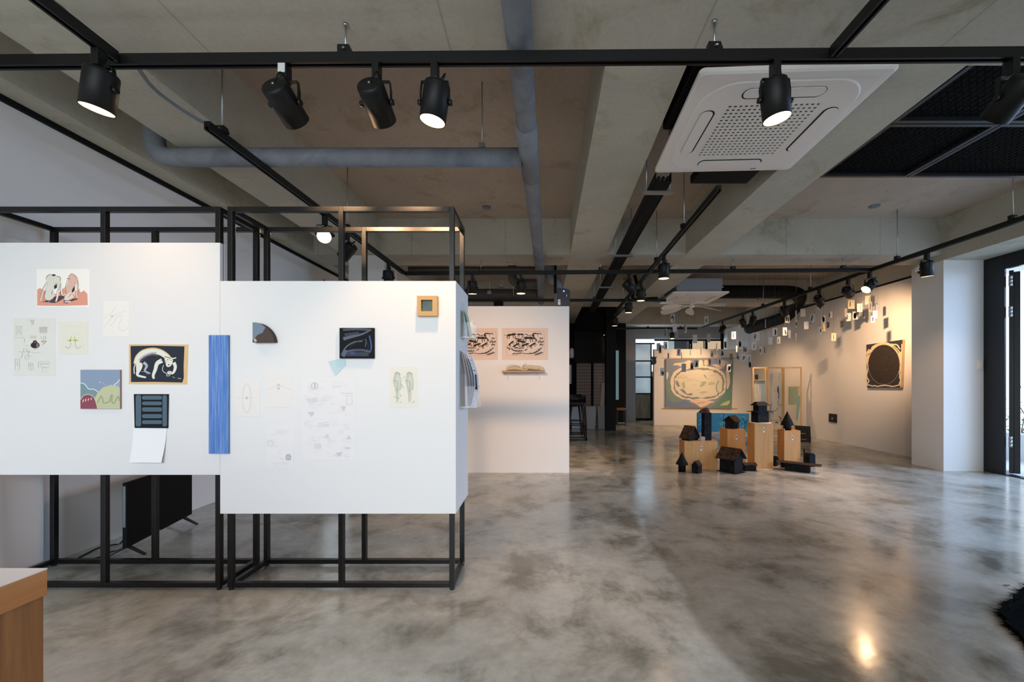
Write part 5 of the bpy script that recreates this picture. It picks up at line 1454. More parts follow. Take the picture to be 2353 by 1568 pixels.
# folding screen by the long wall
SP = [Vector((4.653, 8.85, 0)), Vector((4.855, 8.65, 0)), Vector((5.259, 8.75, 0)), Vector((5.576, 8.60, 0))]
M['pine'] = wood('pale_pine', srgb(206, 168, 112), srgb(222, 186, 134))
t = thing('folding_screen', 'three-leaf pine folding screen with pictures, standing by the long wall', 'folding screen', (5.1, 8.7, 0))
ztop = 1.487
for k in range(3):
    a, b2 = SP[k], SP[k + 1]
    d = (b2 - a); Ln = d.length; ang = math.atan2(d.y, d.x)
    R = Matrix.Translation(a) @ Matrix.Rotation(ang, 4, 'Z')
    s = 0.028; g = 0.006
    f = MB()
    zb = 0.0
    f.box(g, g + s, -0.012, 0.012, zb, ztop, 0, R); f.box(Ln - g - s, Ln - g, -0.012, 0.012, zb, ztop, 0, R)
    f.box(g + s, Ln - g - s, -0.012, 0.012, ztop - s, ztop, 0, R)
    f.box(g + s, Ln - g - s, -0.012, 0.012, 0.16 if k != 1 else 0.10, 0.16 + s if k != 1 else 0.10 + s, 0, R)
    if k == 1: f.box(g + s, Ln - g - s, -0.012, 0.012, 0.33, 0.33 + s, 0, R)
    if k == 0: f.box(g + s, Ln - g - s, -0.03, 0.012, 1.20, 1.215, 0, R)
    f.build('leaf_frame', M['pine'], t, 0.001)
    pxa = CX + FPX * a.x / a.y; pxb = CX + FPX * b2.x / b2.y
    nrm = Vector((d.y, -d.x, 0)).normalized()
    def to3(px, py, a=a, b2=b2, pxa=pxa, pxb=pxb, nrm=nrm):
        q = (px - CX) / FPX
        tt = (q * a.y - a.x) / ((b2.x - a.x) - q * (b2.y - a.y))
        p = a.lerp(b2, tt)
        return Vector((p.x, p.y, EYE + (CY - py) / FPX * p.y)) + nrm * 0.002
    A = Art(0, crop(1700, 840, 7.816), to3=to3, step=0.00008, nrm=nrm)
    if k == 0:
        A.slab([(250, 270), (250, 1000), (492, 1000), (490, 262)], C(176, 194, 206), 0.003)
        A.poly([(262, 300), (300, 290), (340, 330), (360, 420), (410, 530), (370, 640), (380, 700), (270, 700)], C(214, 212, 198))
        for q in ([(300, 300), (340, 335), (310, 340)], [(320, 350), (300, 420), (320, 500), (400, 520)], [(350, 400), (360, 480)], [(400, 530), (340, 570)]): A.stroke(q, 5, C(146, 152, 152))
        A.rect(380, 270, 488, 990, C(160, 186, 202))
        bd = MB().box(0.055, 0.115, -0.022, 0.0, 1.2155, 1.33, 0, R); bd.build('dark_block', C(40, 48, 48), t)
    elif k == 1:
        A.slab([(536, 130), (524, 1060), (778, 1062), (782, 130)], C(222, 218, 204), 0.003)
        A.poly([(536, 150), (600, 160), (570, 420), (580, 700), (610, 900), (560, 1040), (528, 1040)], C(196, 198, 200))
        db = C(92, 108, 118); nb = C(80, 100, 146)
        A.poly([(684, 355), (664, 450), (690, 520), (686, 600), (706, 606), (706, 500), (700, 400)], nb)
        A.stroke([(690, 630), (690, 700), (720, 722), (764, 710), (740, 685)], 9, db); A.stroke([(570, 685), (545, 750), (540, 1000), (590, 1040)], 12, db)
        A.stroke([(685, 755), (660, 800), (590, 830), (560, 855), (610, 858)], 10, db); A.ellipse(660, 1026, 30, 14, db, 16)
        A.stroke([(690, 905), (730, 950), (755, 1055)], [8, 34], db); A.stroke([(700, 280), (708, 200), (740, 160), (770, 180)], 6, C(150, 140, 124)); A.stroke([(600, 440), (630, 450), (620, 470)], 5, db)
    else:
        A.slab(box4(872, 382, 1048, 704), C(182, 192, 154), 0.012)
        A.loop(955, 560, 66, 130, 4, C(164, 176, 140), 30); A.loop(960, 500, 34, 60, 4, C(164, 176, 140), 24)
        A.poly([(1052, 372), (1088, 372), (1088, 740), (1052, 740)], C(222, 202, 168))
        A.poly([(1020, 548), (1094, 542), (1092, 660), (1070, 780), (1036, 990), (1012, 990), (1016, 700)], C(150, 188, 176))
        A.rect(872, 708, 1010, 716, C(226, 204, 176))
    A.mb.build('leaf_picture', A.mats, t)

# small black board tilted on the floor by the screen
c = FL(1849, 1017)
t = thing('tilted_black_board', 'black tilted board with two pale slits on the floor beside the folding screen', 'board', c)
y0 = c.y
mb = MB().add([(c.x - 0.10, y0, 0.0), (c.x + 0.125, y0, 0.0), (c.x + 0.155, y0 + 0.07, 0.30), (c.x - 0.145, y0 + 0.07, 0.32), (c.x - 0.10, y0 + 0.02, 0.0), (c.x + 0.125, y0 + 0.02, 0.0), (c.x + 0.155, y0 + 0.09, 0.30), (c.x - 0.145, y0 + 0.09, 0.32)],
              [(0, 1, 2, 3), (7, 6, 5, 4), (0, 4, 5, 1), (1, 5, 6, 2), (2, 6, 7, 3), (3, 7, 4, 0)])
mb.build('board', M['black'], t)
for z in (0.05, 0.16):
    yy = y0 + 0.07 * z / 0.3 - 0.002
    MB().box(c.x - 0.06, c.x + 0.04, yy - 0.002, yy + 0.004, z, z + 0.012).build('pale_slit', M['steel'], t)

# black oval painting on the long wall
XW = 5.75 - 0.045
def tow(px, py): return WX(px, py, XW)
m = mat('charcoal_oval_paint', srgb(46, 40, 36), 0.75)
nt, N, L, b = nodes(m)
L.new(ramp(nt, noise(nt, coords(nt, (1, 3, 30)), 5, 4), [(0.35, srgb(36, 31, 28)), (0.7, srgb(62, 54, 48))]), b.inputs['Base Color'])
A = Art(0, crop(1850, 540, 2.752), to3=tow, step=0.00008, nrm=(-1, 0, 0))
A.slab([(387, 695), (392, 966), (606, 966), (616, 663)], C(56, 58, 66), 0.0445, C(200, 180, 150))
crm = C(226, 206, 170); dk = C(56, 58, 66)
r = random.Random(31)
def wavy(pts, amp):
    out = []
    for p, q in zip(pts[:-1], pts[1:]):
        n = max(2, int(math.hypot(q[0] - p[0], q[1] - p[1]) / 11))
        for k in range(n):
            out.append((p[0] + (q[0] - p[0]) * k / n + r.uniform(-amp, amp), p[1] + (q[1] - p[1]) * k / n + r.uniform(-amp, amp)))
    return out + [pts[-1]]
A.poly([(609, 690), (616, 690), (606, 964), (600, 964)], crm)
arc_ = [(499 + 108 * math.cos(t), 821 + 134 * math.sin(t)) for t in [math.radians(186 + 168 * k / 20) for k in range(21)]]
A.stroke(wavy(arc_, 2.5), 17, crm, 3)
A.stroke(wavy([(404, 720), (392, 742), (398, 770), (391, 800), (398, 850), (392, 890), (402, 925), (395, 950), (440, 956), (500, 952), (550, 957), (592, 952), (602, 930), (599, 880), (604, 800), (606, 740)], 3.5), 7, crm, 3)
A.stroke(wavy([(420, 712), (450, 697), (480, 688), (520, 690), (560, 690), (585, 700), (602, 722)], 4.5), 8, crm, 3)
A.stroke(wavy([(398, 748), (410, 735), (428, 722), (450, 712)], 3), 6, crm, 3)
A.stroke(wavy([(545, 700), (570, 712), (592, 735), (604, 760)], 3), 7, crm, 3)
A.stroke(wavy([(556, 704), (578, 722), (594, 748)], 3), 4, dk, 3)
A.stroke(wavy([(402, 760), (412, 748), (430, 735)], 3), 4, dk, 3)
A.ellipse(499, 821, 100.5, 127, C(150, 150, 150), 48)
A.ellipse(499, 821, 98.5, 125, m, 48)
A.build('oval_painting', 'square canvas with a large black oval, spotlit on the long wall', 'painting')
a = WX(1907, 953, 5.75); b2 = WX(1924, 972, 5.75)
t = thing('wall_socket_box', 'small black wall box with a pale button low on the long wall', 'socket box', (5.75, (a.y + b2.y) / 2, b2.z))
MB().box(5.725, 5.749, min(a.y, b2.y), max(a.y, b2.y), b2.z - 0.0, b2.z + 0.165).build('box', M['black'], t, 0.004)
yc2 = (a.y + b2.y) / 2
MB().box(5.721, 5.725, yc2 - 0.02, yc2 + 0.02, b2.z + 0.055, b2.z + 0.095).build('button', M['steel'], t)

# ------------------------------------------------------------------ animal prints and shelf on the short partition
blk = C(54, 46, 38)
def beast(A, x, y, s, flip=1, rot=0.0, kind=0):
    s *= 1.22
    f = lambda u, v: (x + s * flip * (u * math.cos(rot) - v * math.sin(rot)), y + s * (u * math.sin(rot) + v * math.cos(rot)))
    A.poly([f(*p) for p in ((-1.0, -0.1), (-0.6, -0.35), (0, -0.3), (0.5, -0.38), (0.85, -0.25), (1.1, -0.12), (1.0, 0.05), (0.7, 0.02), (0.45, 0.12), (0, 0.08), (-0.5, 0.14), (-0.85, 0.1))], blk, 3)
    for q in ([(-0.85, 0.0), (-1.0, 0.35), (-0.9, 0.65)], [(-0.6, 0.05), (-0.55, 0.4), (-0.7, 0.7)], [(0.35, 0.0), (0.3, 0.4), (0.45, 0.72)], [(0.6, 0.0), (0.75, 0.35), (0.9, 0.6)]):
        A.stroke([f(*p) for p in q], s * 0.15, blk, 3)
    A.stroke([f(-0.95, -0.1), f(-1.3, -0.2), f(-1.6, 0.0)], s * 0.09, blk, 3, True)
def bank(A, pts, seed):
    r = random.Random(seed)
    A.stroke(pts, 20, blk, 4, True)
    for k in range(14):
        t = r.random() * (len(pts) - 1.001); i = int(t); q = t - i
        x = pts[i][0] + (pts[i + 1][0] - pts[i][0]) * q; y = pts[i][1] + (pts[i + 1][1] - pts[i][1]) * q
        A.stroke([(x, y), (x - 16, y - r.uniform(18, 44))], [9, 2], blk, 0)
fnp = crop(1060, 740, 9.8)
for k, dx in enumerate((0, -1085)):
    A = Art(5.1655, lambda x, y, dx=dx: fnp(x + dx, y), step=0.00005)
    A.slab([(915 + k * 2, 140), (915, 856), (1955 - k * 45, 858), (1955 - k * 45, 138)], C(230, 206, 188), 0.001)
    A.rect(1028, 222, 1866, 756, C(232, 211, 196))
    for q in ([(1028, 230), (1300, 218), (1860, 218)], [(1030, 280), (1026, 500), (1034, 745)], [(1862, 230), (1864, 500), (1858, 742)], [(1040, 750), (1400, 765), (1860, 745)]): A.stroke(q, 4, C(140, 118, 100))
    beast(A, 1130, 300, 85, 1, -0.15); beast(A, 1330, 290, 62, -1, 0.0); beast(A, 1520, 375, 92, 1, 0.05); beast(A, 1345, 450, 80, 1, 0.25); beast(A, 1125, 485, 62, 1, -0.7)
    beast(A, 1235, 530, 66, -1, 0.5); beast(A, 1440, 525, 72, 1, -0.35); beast(A, 1660, 385, 48, -1, -0.8); beast(A, 1610, 520, 66, 1, -0.55)
    for (x, y, s) in ((1480, 290, 26), (1550, 310, 24), (1800, 370, 30), (1760, 440, 30), (1820, 455, 34), (1800, 515, 32), (1460, 625, 26), (1070, 600, 34), (1190, 715, 28), (1260, 715, 26), (1330, 705, 26), (1250, 585, 30), (1330, 590, 28)):
        beast(A, x, y, s, 1 if int(x) % 3 else -1, ((x * 7) % 11 - 5) * 0.12)
    A.stroke([(1640, 330), (1610, 300), (1640, 262), (1720, 268), (1800, 262)], [44, 8], blk); A.stroke([(1720, 275), (1730, 350)], 5, blk); A.stroke([(1780, 262), (1815, 290)], 10, blk)
    bank(A, [(1205, 370), (1260, 385), (1390, 405)], 3); bank(A, [(1115, 590), (1170, 640), (1270, 660), (1400, 655)], 4); bank(A, [(1390, 715), (1600, 710), (1720, 660), (1820, 580)], 5); bank(A, [(1660, 745), (1760, 715), (1840, 690)], 6)
    A.build('animal_print', ['block print of black animals on a peach sheet, above the little shelf', 'block print of black animals partly hidden by the board end'][k], 'print', 'animal block prints on the partition')
a = V(1153, 852.3, 5.06); b2 = V(1251.5, 855.8, 5.06)
t = thing('wall_shelf', 'small oak shelf on two clear brackets under the animal print', 'shelf', ((a.x + b2.x) / 2, 5.11, b2.z))
MB().box(a.x, b2.x, 5.06, 5.1665, b2.z, a.z).build('board', M['oak'], t, 0.001)
for px in (1167, 1240):
    x = (px - CX) / FPX * 5.16
    MB().box(x - 0.009, x + 0.009, 5.160, 5.1668, b2.z - 0.095, b2.z).box(x - 0.009, x + 0.009, 5.085, 5.160, b2.z - 0.004, b2.z).build('bracket', mat('frosted_bracket', srgb(214, 208, 208), 0.3), t)
bone = C(206, 190, 160); bone2 = C(188, 178, 152)
zs = a.z; ys = 5.112
X_ = lambda px: (px - CX) / FPX * ys
t = thing('ribbed_figurine', 'pale figurine with a comb of thin spines, lying on the oak shelf', 'figurine', (X_(1183), ys, zs))
b0 = MB(); sp = MB()
b0.tube(smooth_pts([(X_(1163), ys, zs + 0.012), (X_(1172), ys, zs + 0.026), (X_(1184), ys, zs + 0.032), (X_(1196), ys, zs + 0.022), (X_(1200), ys, zs + 0.012)], 4), [0.008, 0.012, 0.016, 0.018, 0.020, 0.021, 0.022, 0.022, 0.022, 0.022, 0.021, 0.02, 0.018, 0.016, 0.014, 0.012, 0.01], 10)
b0.build('body', bone, t)
for k in range(13):
    x = X_(1166 + 2.4 * k); z = zs + 0.03 + 0.018 * math.sin(math.pi * (k + 1) / 14)
    sp.tube([(x + 0.012, ys, z - 0.012), (x - 0.004, ys, z + 0.02), (x - 0.02, ys, z + 0.034)], [0.003, 0.0025, 0.001], 5)
sp.build('spines', bone2, t)
t = thing('reclining_animal_figurine', 'pale reclining animal figurine with upright ears on the oak shelf', 'figurine', (X_(1227), ys, zs))
b0 = MB()
b0.tube(smooth_pts([(X_(1203), ys - 0.01, zs + 0.03), (X_(1210), ys, zs + 0.045), (X_(1220), ys, zs + 0.044), (X_(1231), ys, zs + 0.035), (X_(1241), ys, zs + 0.033), (X_(1248), ys, zs + 0.02)], 4), [0.02 + 0.012 * math.sin(math.pi * i / 20) for i in range(21)], 12)
b0.ball((X_(1205), ys - 0.01, zs + 0.06), 0.022, 0, 12, (1.3, 0.8, 0.8)); b0.ball((X_(1240), ys, zs + 0.026), 0.026, 0, 12, (1.5, 1.0, 0.95))
b0.tube([(X_(1207), ys - 0.01, zs + 0.07), (X_(1209), ys - 0.012, zs + 0.098)], [0.010, 0.002], 8); b0.tube([(X_(1204), ys + 0.01, zs + 0.07), (X_(1203.5), ys + 0.012, zs + 0.085)], [0.009, 0.002], 8)
b0.tube([(X_(1214), ys - 0.03, zs + 0.03), (X_(1208), ys - 0.035, zs + 0.012), (X_(1200), ys - 0.035, zs + 0.009)], [0.014, 0.011, 0.007], 8)
b0.tube([(X_(1238), ys - 0.025, zs + 0.02), (X_(1244), ys - 0.035, zs + 0.010), (X_(1250), ys - 0.03, zs + 0.008)], [0.014, 0.010, 0.006], 8)
b0.build('body', bone, t)

# ------------------------------------------------------------------ dark bar corner
t = thing('wall_cabinet', 'black upper cabinet hanging from the ceiling in the dark bar corner', 'cabinet', (1.3, 10.4, 1.67))
MB().box(0.88, 1.598, 10.3, 10.75, 1.67, 2.45).build('carcass', M['deepblack'], t, 0.003)
MB().box(1.598, 1.80, 10.5, 10.75, 1.67, 2.45).build('side_carcass', M['deepblack'], t, 0.003)
for x in (0.95, 1.5): MB().cyl((x, 10.5, 2.45), (x, 10.5, ZS), 0.012, n=8).build('hanger_rod', M['deepblack'], t)
m = M['lattice'] = mat('diamond_lattice_panel', srgb(120, 104, 92), 0.5)
nt, N, L, b = nodes(m)
ck = nt.nodes.new('ShaderNodeTexChecker'); ck.inputs['Scale'].default_value = 1.0
L.new(coords(nt, (26, 26, 17), (0, math.radians(45), 0)), ck.inputs['Vector'])
ck.inputs['Color1'].default_value = (*srgb(132, 112, 96), 1); ck.inputs['Color2'].default_value = (*srgb(92, 80, 72), 1)
L.new(ck.outputs['Color'], b.inputs['Base Color']); bump(nt, b, ck.outputs['Fac'], 0.4)
for px0, px1, lab in ((1325, 1358, 'diamond-patterned screen panel behind the bar, beside the stools'), (1364, 1394, 'diamond-patterned screen panel behind the bar, warmly lit one by the black pillar')):
    x0, x1 = (px0 - CX) / FPX * 10.6, (px1 - CX) / FPX * 10.6
    t = thing('lattice_screen', lab, 'screen panel', ((x0 + x1) / 2, 10.6, 0), 'diamond-patterned bar screens')
    MB().box(x0, x1, 10.6, 10.625, 0.02, 1.68).build('lattice_panel', M['lattice'], t)
    MB().box(x0 - 0.025, x0, 10.59, 10.63, 0, 1.70).box(x1, x1 + 0.025, 10.59, 10.63, 0, 1.70).box(x0, x1, 10.59, 10.63, 0, 0.02).box(x0, x1, 10.59, 10.63, 1.68, 1.70).build('frame', M['deepblack'], t)
mb = MB(); yb = 10.45
p0 = Vector(((1378 - CX) / FPX * yb, yb - 0.12, 0.0)); p1 = Vector(((1389 - CX) / FPX * yb, yb + 0.10, 1.15))
w_ = 0.05
mb.add([p0 + Vector((-w_, 0, 0)), p0 + Vector((w_, 0, 0)), p1 + Vector((w_, 0, 0)), p1 + Vector((-w_, 0, 0)), p0 + Vector((-w_, 0.03, 0)), p0 + Vector((w_, 0.03, 0)), p1 + Vector((w_, 0.03, 0)), p1 + Vector((-w_, 0.03, 0))],
       [(0, 1, 2, 3), (7, 6, 5, 4), (0, 4, 5, 1), (1, 5, 6, 2), (2, 6, 7, 3), (3, 7, 4, 0)])
tag(mb.build('leaning_board', C(150, 140, 134)), 'long pale plank leaning on the screen behind the bins', 'plank')
def bin_(px0, px1, pyt, pyb, col, lab):
    y = 1069.5 / (pyb - 880)
    x0, x1 = (px0 - CX) / FPX * y, (px1 - CX) / FPX * y
    zt = EYE + (CY - pyt) / FPX * y
    cx = (x0 + x1) / 2; h = (x1 - x0) / 2; hb = h * 0.74
    t = thing('tapered_bin', lab, 'bin', (cx, y + h, 0), 'tapered bins by the bar')
    o = MB(); yc = y + h
    o.add([(cx - hb, yc - hb, 0), (cx + hb, yc - hb, 0), (cx + hb, yc + hb, 0), (cx - hb, yc + hb, 0), (cx - h, yc - h, zt), (cx + h, yc - h, zt), (cx + h, yc + h, zt), (cx - h, yc + h, zt)],
          [(3, 2, 1, 0), (0, 1, 5, 4), (1, 2, 6, 5), (2, 3, 7, 6), (3, 0, 4, 7)])
    o.build('tub', col, t, 0.01)
    k = h * 0.93
    MB().box(cx - k, cx + k, yc - k, yc + k, zt - 0.012, zt + 0.004).build('lid', M['black'] if False else col, t, 0.004)
bin_(1346, 1371, 935, 988, C(150, 148, 146, 0.5), 'grey tapered bin beside the bar stool legs')
bin_(1372.5, 1393, 935, 987.5, C(146, 144, 142, 0.5), 'grey tapered bin next to the black pillar')
bin_(1310, 1341, 936, 986, C(196, 200, 204, 0.5), 'pale square bin behind the bar stools')
def stool(px0, px1, pys, pyb, lab):
    y = 1069.5 / (pyb - 880)
    x0, x1 = (px0 - CX) / FPX * y, (px1 - CX) / FPX * y
    zsx = EYE + (CY - pys) / FPX * y
    cx = (x0 + x1) / 2; h = (x1 - x0) / 2; yc = y + h
    t = thing('bar_stool', lab, 'bar stool', (cx, yc, 0), 'black bar stools')
    s = MB()
    s.box(cx - h * 0.8, cx + h * 0.8, yc - h * 0.8, yc + h * 0.8, zsx - 0.09, zsx - 0.03)
    s.build('seat', M['black'], t, 0.03)
    bk = MB()
    pts = []; n = 14
    for i in range(n + 1):
        a = math.radians(-20 + 220 * i / n)
        pts.append((cx + h * 0.92 * math.cos(a), yc + h * 0.92 * math.sin(a)))
    vs = []
    for p in pts:
        q = (cx + (p[0] - cx) * 0.94, yc + (p[1] - yc) * 0.94)
        vs += [(p[0], p[1], zsx - 0.05), (p[0], p[1], zsx + 0.10), (q[0], q[1], zsx + 0.10), (q[0], q[1], zsx - 0.05)]
    fs = []
    for i in range(n):
        for k in range(4): fs.append((4 * i + k, 4 * i + (k + 1) % 4, 4 * i + 4 + (k + 1) % 4, 4 * i + 4 + k))
    bk.add(vs, fs, 0, True).build('backrest', M['black'], t)
    for sx in (-1, 1):
        for sy in (-1, 1):
            MB().tube([(cx + sx * h * 0.5, yc + sy * h * 0.5, zsx - 0.09), (cx + sx * h * 0.9, yc + sy * h * 0.9, 0.012)], 0.011, 8).build('leg', M['track'], t)
    r = MB()
    for z, k in ((0.012, 0.9), (0.30, 0.76)):
        q = [(cx - h * k, yc - h * k, z), (cx + h * k, yc - h * k, z), (cx + h * k, yc + h * k, z), (cx - h * k, yc + h * k, z), (cx - h * k, yc - h * k, z)]
        for i in range(4): r.tube([q[i], q[i + 1]], 0.010, 8)
    r.build('base_ring', M['track'], t)
stool(1303, 1351, 922, 1013, 'black bar stool nearest the camera, half behind the partition edge')
stool(1302, 1341, 918, 1000, 'black bar stool farther back, overlapped by the near one')
x = (1318 - CX) / FPX * 10.2
t = thing('bar_cupboard', 'dark cupboard with white jars at the partition edge', 'cupboard', (0.75, 10.2, 0))
MB().box(0.45, 0.80, 10.52, 10.75, 0, 1.12).build('carcass', M['deepblack'], t, 0.003)
MB().box(0.45, 0.93, 10.3, 10.70, 1.75, 1.7795).build('shelf', M['deepblack'], t)
MB().box(0.45, 0.93, 10.70, 10.75, 1.12, 2.5).build('upright', M['deepblack'], t)
for px, pz, r_, hh, lab in ((1314, 1.78, 0.07, 0.26, 'white jar on the bar shelf beside the partition edge'), (1326, 1.78, 0.06, 0.52, 'tall dim vase on the bar shelf beside the white jar')):
    x = (px - CX) / FPX * 10.4
    mb = MB().lathe([(0.001, 0), (r_ * 0.8, 0), (r_, hh * 0.3), (r_ * 0.9, hh * 0.75), (r_ * 0.5, hh), (0.001, hh)], (x, 10.4, pz), (0, 0, 1), 16)
    tag(mb.build('shelf_jar', C(206, 204, 204) if r_ > 0.065 else C(120, 112, 110)), lab, 'jar')
for px, z0, z1, lab in ((1313, 1.12, 1.72, 'white boxed appliance standing on the dark cupboard'),):
    x = (px - CX) / FPX * 10.3
    tag(MB().box(x - 0.11, x + 0.02, 10.54, 10.66, 1.1205, 1.62).build('appliance', C(200, 200, 208, 0.4), None, 0.01), lab, 'appliance')
# slot window and low stool in the dark wall
w = bpy.data.objects.new('window_3', None); COL.objects.link(w); w['kind'] = 'structure'; ORG['window_3'] = Vector((0, 0, 0))
sx = lambda px: (px - CX) / FPX * 11.35
sz = lambda py: EYE + (CY - py) / FPX * 11.35
MB().box(sx(1408), sx(1421.5), 11.335, 11.3495, sz(919), sz(806)).build('slot_pane', mat('slot_window_light', srgb(100, 124, 132), 0.4, emit=0.16, ecol=srgb(150, 190, 200)), w)
MB().box(sx(1384.5), sx(1390.5), 11.335, 11.3495, sz(833), sz(806)).build('slot_pane', M['duskpane'], w)
t = thing('low_stool', 'dark low stool with a brown seat before the narrow lit slot', 'stool', (sx(1424), 11.05, 0))
zz = 0.40
MB().box(sx(1411), sx(1432), 10.95, 11.2, zz, zz + 0.06).build('seat', M['counter'], t, 0.01)
for px in (1414, 1432):
    for yy in (10.97, 11.17):
        MB().box(sx(px) - 0.03, sx(px), yy, yy + 0.025, 0, zz).build('leg', M['black'], t)
MB().box(sx(1414), sx(1430), 10.975, 10.985, 0.05, 0.07).build('foot_rail', M['steel'], t)

# ------------------------------------------------------------------ hanging cards
CARDS = []
def cards(x0, y0, s, rows):
    for r in rows: CARDS.append((x0 + r[0] / s, y0 + r[1] / s, x0 + r[2] / s, y0 + r[3] / s, r[4]))
cards(1740, 640, 7.84, [(128,740,172,893,'s'),(275,897,358,1037,'n'),(165,940,242,1080,'g'),(198,1060,272,1193,'w'),(376,1055,400,1175,'e'),(460,885,535,1030,'s'),
 (548,935,613,1080,'g'),(680,988,730,1133,'s'),(505,660,582,800,'d'),(672,585,730,745,'g'),(675,752,728,880,'d'),(778,550,870,690,'w'),(855,780,915,915,'g'),(930,705,985,845,'d'),
 (975,645,1020,790,'s'),(1040,580,1075,720,'e'),(1090,425,1168,570,'d'),(1155,670,1228,805,'d'),(1152,815,1232,950,'c'),(1108,870,1145,1005,'e'),(1245,775,1308,900,'k'),(1310,600,1332,715,'e'),
 (1335,985,1420,1128,'c'),(1430,715,1470,850,'d'),(1492,755,1568,890,'k'),(1568,545,1630,690,'s'),(1615,625,1670,770,'s'),(1635,390,1755,550,'c'),(1720,600,1810,740,'d'),(1770,535,1838,660,'k'),
 (1812,455,1880,605,'c'),(1880,415,1942,560,'g'),(1915,590,1936,720,'e'),(1960,310,2022,470,'c'),(1995,415,2085,610,'s'),(2135,465,2205,600,'g'),(2095,585,2155,720,'w'),(2055,680,2112,800,'b'),
 (30,1235,88,1365,'d'),(138,1215,150,1350,'e'),(298,1285,335,1415,'s')])
cards(1500, 640, 8.711, [(358,715,442,880,'b'),(1045,755,1095,920,'s'),(400,905,482,1070,'w'),(470,1050,492,1178,'e'),(636,922,668,1092,'e'),(252,1010,268,1165,'e'),(810,1130,880,1298,'w'),
 (1100,1108,1135,1278,'w'),(85,1298,140,1450,'g'),(130,1330,160,1500,'d'),(160,1340,215,1412,'w'),(215,1265,295,1420,'s'),(1575,1065,1662,1215,'s'),(1990,1085,2130,1245,'s'),(1975,1275,2065,1435,'s'),
 (1710,1245,1795,1385,'d'),(1650,1350,1705,1500,'g'),(1810,1345,1880,1485,'d'),(690,1270,706,1405,'e'),(735,1315,765,1535,'d'),(1000,1255,1050,1405,'g'),(1255,1300,1305,1450,'s'),(1440,1260,1475,1400,'d'),
 (945,1380,980,1535,'d'),(1225,1400,1262,1535,'d'),(1360,1425,1415,1568,'d'),(1155,1450,1220,1580,'s')])
cards(1480, 780, 7.838, [(130,290,230,465,'k'),(292,515,365,660,'b'),(430,250,445,345,'e'),(470,345,490,468,'e'),(590,165,660,300,'s'),(660,240,690,368,'e'),(675,440,755,590,'g'),(845,420,885,550,'d'),
 (905,370,980,510,'d'),(1155,340,1208,480,'d'),(1310,340,1385,460,'s'),(1485,450,1560,585,'d'),(1535,245,1605,370,'k'),(1660,230,1712,370,'b'),(1755,270,1825,385,'b'),(1845,280,1912,415,'s'),(1900,385,1925,520,'d')])
LOOK = {'s': 'white card with one dark stroke', 'n': 'pale card with green-grey bars', 'g': 'thin greyish card', 'w': 'plain pale card', 'e': 'edge-turned slim card', 'd': 'card with heavy dark strokes',
        'c': 'warm cream card with faint marks', 'k': 'dark cut-out card', 'b': 'card with blue blots'}
def zone(x, y):
    if x < 1545: return 'before the rear glazing'
    if x < 1690 and y < 785: return 'under the paddle fan'
    if x < 1690: return 'before the big oval canvas'
    if x < 1775: return 'between canvas and folding screen'
    if x < 1835: return 'below the middle of the wall track'
    if x < 1905: return 'under the tilted unlit spotlight'
    if x < 1962: return 'near the lamp aimed at the painting'
    return 'above the black oval painting'
M['card_w'] = mat('white_card', srgb(206, 206, 208), 0.5)
M['card_g'] = mat('grey_translucent_card', srgb(170, 176, 188), 0.35)
M['card_c'] = mat('cream_card', srgb(236, 222, 196), 0.5)
M['card_k'] = mat('dark_card', srgb(44, 48, 50), 0.5)
M['card_ink'] = mat('dark_brush_ink', srgb(44, 42, 42), 0.5)
M['card_blue'] = mat('blue_ink', srgb(60, 82, 118), 0.5)
M['card_green'] = mat('green_grey_ink', srgb(92, 100, 88), 0.5)
M['thread'] = mat('nylon_thread', srgb(150, 150, 150), 0.5, alpha=0.3)
ORD = ['topmost', 'second from top', 'third from top', 'fourth from top', 'fifth from top', 'sixth from top', 'seventh from top', 'eighth from top']
byk = {}
for c in CARDS:
    byk.setdefault((c[4], zone((c[0] + c[2]) / 2, c[1])), []).append(c)
rc = random.Random(17); SPOTS = []
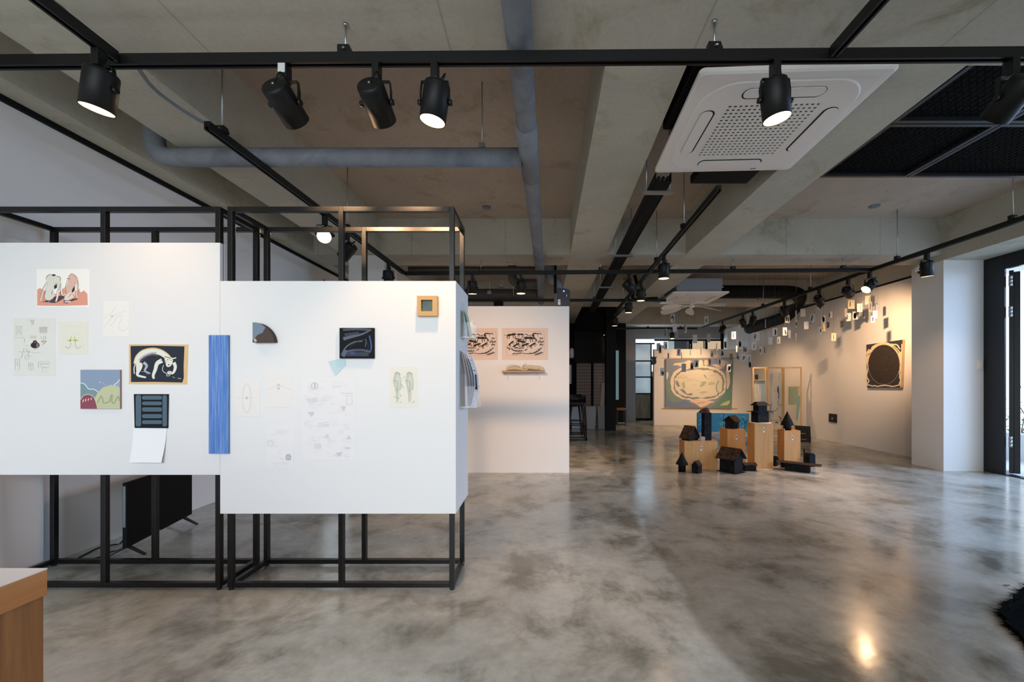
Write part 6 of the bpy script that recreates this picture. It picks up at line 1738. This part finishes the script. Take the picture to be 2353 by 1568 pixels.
for c in CARDS:
    x0, y0, x1, y1, k = c
    xm = (x0 + x1) / 2
    grp = sorted(byk[(k, zone(xm, y0))], key=lambda q: (q[1], q[0]))
    lab = LOOK[k] + ' ' + zone(xm, y0)
    if len(grp) > 1: lab += ', ' + (ORD[grp.index(c)] if grp.index(c) < len(grp) - 1 or len(grp) == 1 else 'lowest')
    if xm < 1700: y = 8.58 + rc.uniform(0, 0.26)
    else: y = min(7.93, 8.2 - (xm - 1700) / 330 * 1.65 + rc.uniform(-0.14, 0.14))
    for _ in range(12):
        xx = (xm - CX) / FPX * y; zz = EYE + (CY - y1) / FPX * y
        if abs(xx - 4.42) < 0.07 and xm >= 1690: y -= 0.09
        elif any(abs(xx - q[0]) < 0.11 and abs(y - q[1]) < 0.075 for q in SPOTS): y -= 0.08 if xm > 1700 else 0.03
        else: break
    SPOTS.append((xx, y))
    a = V(x0, y1, y); b2 = V(x1, y0, y)
    hgt = b2.z - a.z; wv = b2.x - a.x
    wt_ = max(wv, hgt * 0.5)
    yaw = math.acos(min(1, wv / wt_)) * rc.choice((-1, 1))
    cx = (a.x + b2.x) / 2
    cx = min(cx, 5.62)
    R = Matrix.Translation((cx, y, a.z)) @ Matrix.Rotation(yaw, 4, 'Z')
    base = {'s': 'card_w', 'n': 'card_w', 'g': 'card_g', 'w': 'card_w', 'e': 'card_w', 'd': 'card_w', 'c': 'card_c', 'k': 'card_k', 'b': 'card_w'}[k]
    mk = {'n': 'card_green', 'b': 'card_blue', 'k': 'card_k'}.get(k, 'card_ink')
    mb = MB(); hw = wt_ / 2; th = 0.0015
    if k == 'k':
        pts = [(-0.9, 0.05), (-0.3, 0.0), (0.5, 0.1), (0.9, 0.3), (0.7, 0.55), (0.95, 0.9), (0.2, 0.8), (0.0, 1.0), (-0.4, 0.85), (-1.0, 0.9), (-0.75, 0.5)]
        pts = [(p[0] * hw, p[1] * hgt) for p in pts]; n = len(pts)
        mb.add([(p[0], -th, p[1]) for p in pts] + [(p[0], th, p[1]) for p in pts], [tuple(range(n)), tuple(range(2 * n - 1, n - 1, -1))] + [(i, n + i, n + (i + 1) % n, (i + 1) % n) for i in range(n)], 0, False, R)
    else:
        mb.box(-hw, hw, -th, th, 0, hgt, 0, R)
        ns = {'s': 1, 'n': 3, 'd': 3, 'b': 5, 'c': 1, 'e': 1}.get(k, 0)
        for i in range(ns):
            w = hw * rc.uniform(0.16, 0.30) * (1.3 if k == 'd' else 1.0) * (0.45 if k == 'c' else 1)
            xa = hw * rc.uniform(-0.6, 0.5); xb = max(-0.75 * hw, min(0.75 * hw, xa + hw * rc.uniform(-0.4, 0.5)))
            za = hgt * rc.uniform(0.08, 0.25); zb2 = hgt * rc.uniform(0.7, 0.92)
            if k == 'b': za = hgt * rc.uniform(0.05, 0.6); zb2 = za + hgt * 0.3
            for s in (-1, 1):
                yy = s * (th + 0.0006)
                q = [(xa - w, yy, za), (xa + w, yy, za), ((xa + xb) / 2 + w * 1.3, yy, (za + zb2) / 2), (xb + w * 0.7, yy, zb2), (xb - w * 0.7, yy, zb2), ((xa + xb) / 2 - w, yy, (za + zb2) / 2)]
                mb.add(q, [tuple(range(6)) if s < 0 else tuple(range(5, -1, -1))], 1, False, R)
    o = mb.build('hanging_card', [M[base], M[mk]], None, 0, base=(cx, y, a.z))
    tag(o, lab, 'hanging card', 'small cards hanging on threads before the long wall')
    ztop = 2.82 if y > 8.42 else 3.29
    MB().cyl((cx, y, a.z + hgt), (cx, y, ztop), 0.0011, n=5).build('thread', M['thread'], o)

# round cover plates left on the slab
for px, py, lab in ((2010, 473, 'round grey cover plate on the ceiling slab beyond the mesh rafts'), (1118, 476, 'round grey cover plate on the ceiling slab above the display stand corner')):
    p = HZ(px, py, ZS)
    tag(MB().cyl((p.x, p.y, ZS - 0.012), (p.x, p.y, ZS), 0.055, n=24).build('ceiling_cover_plate', M['pipe']), lab, 'cover plate')
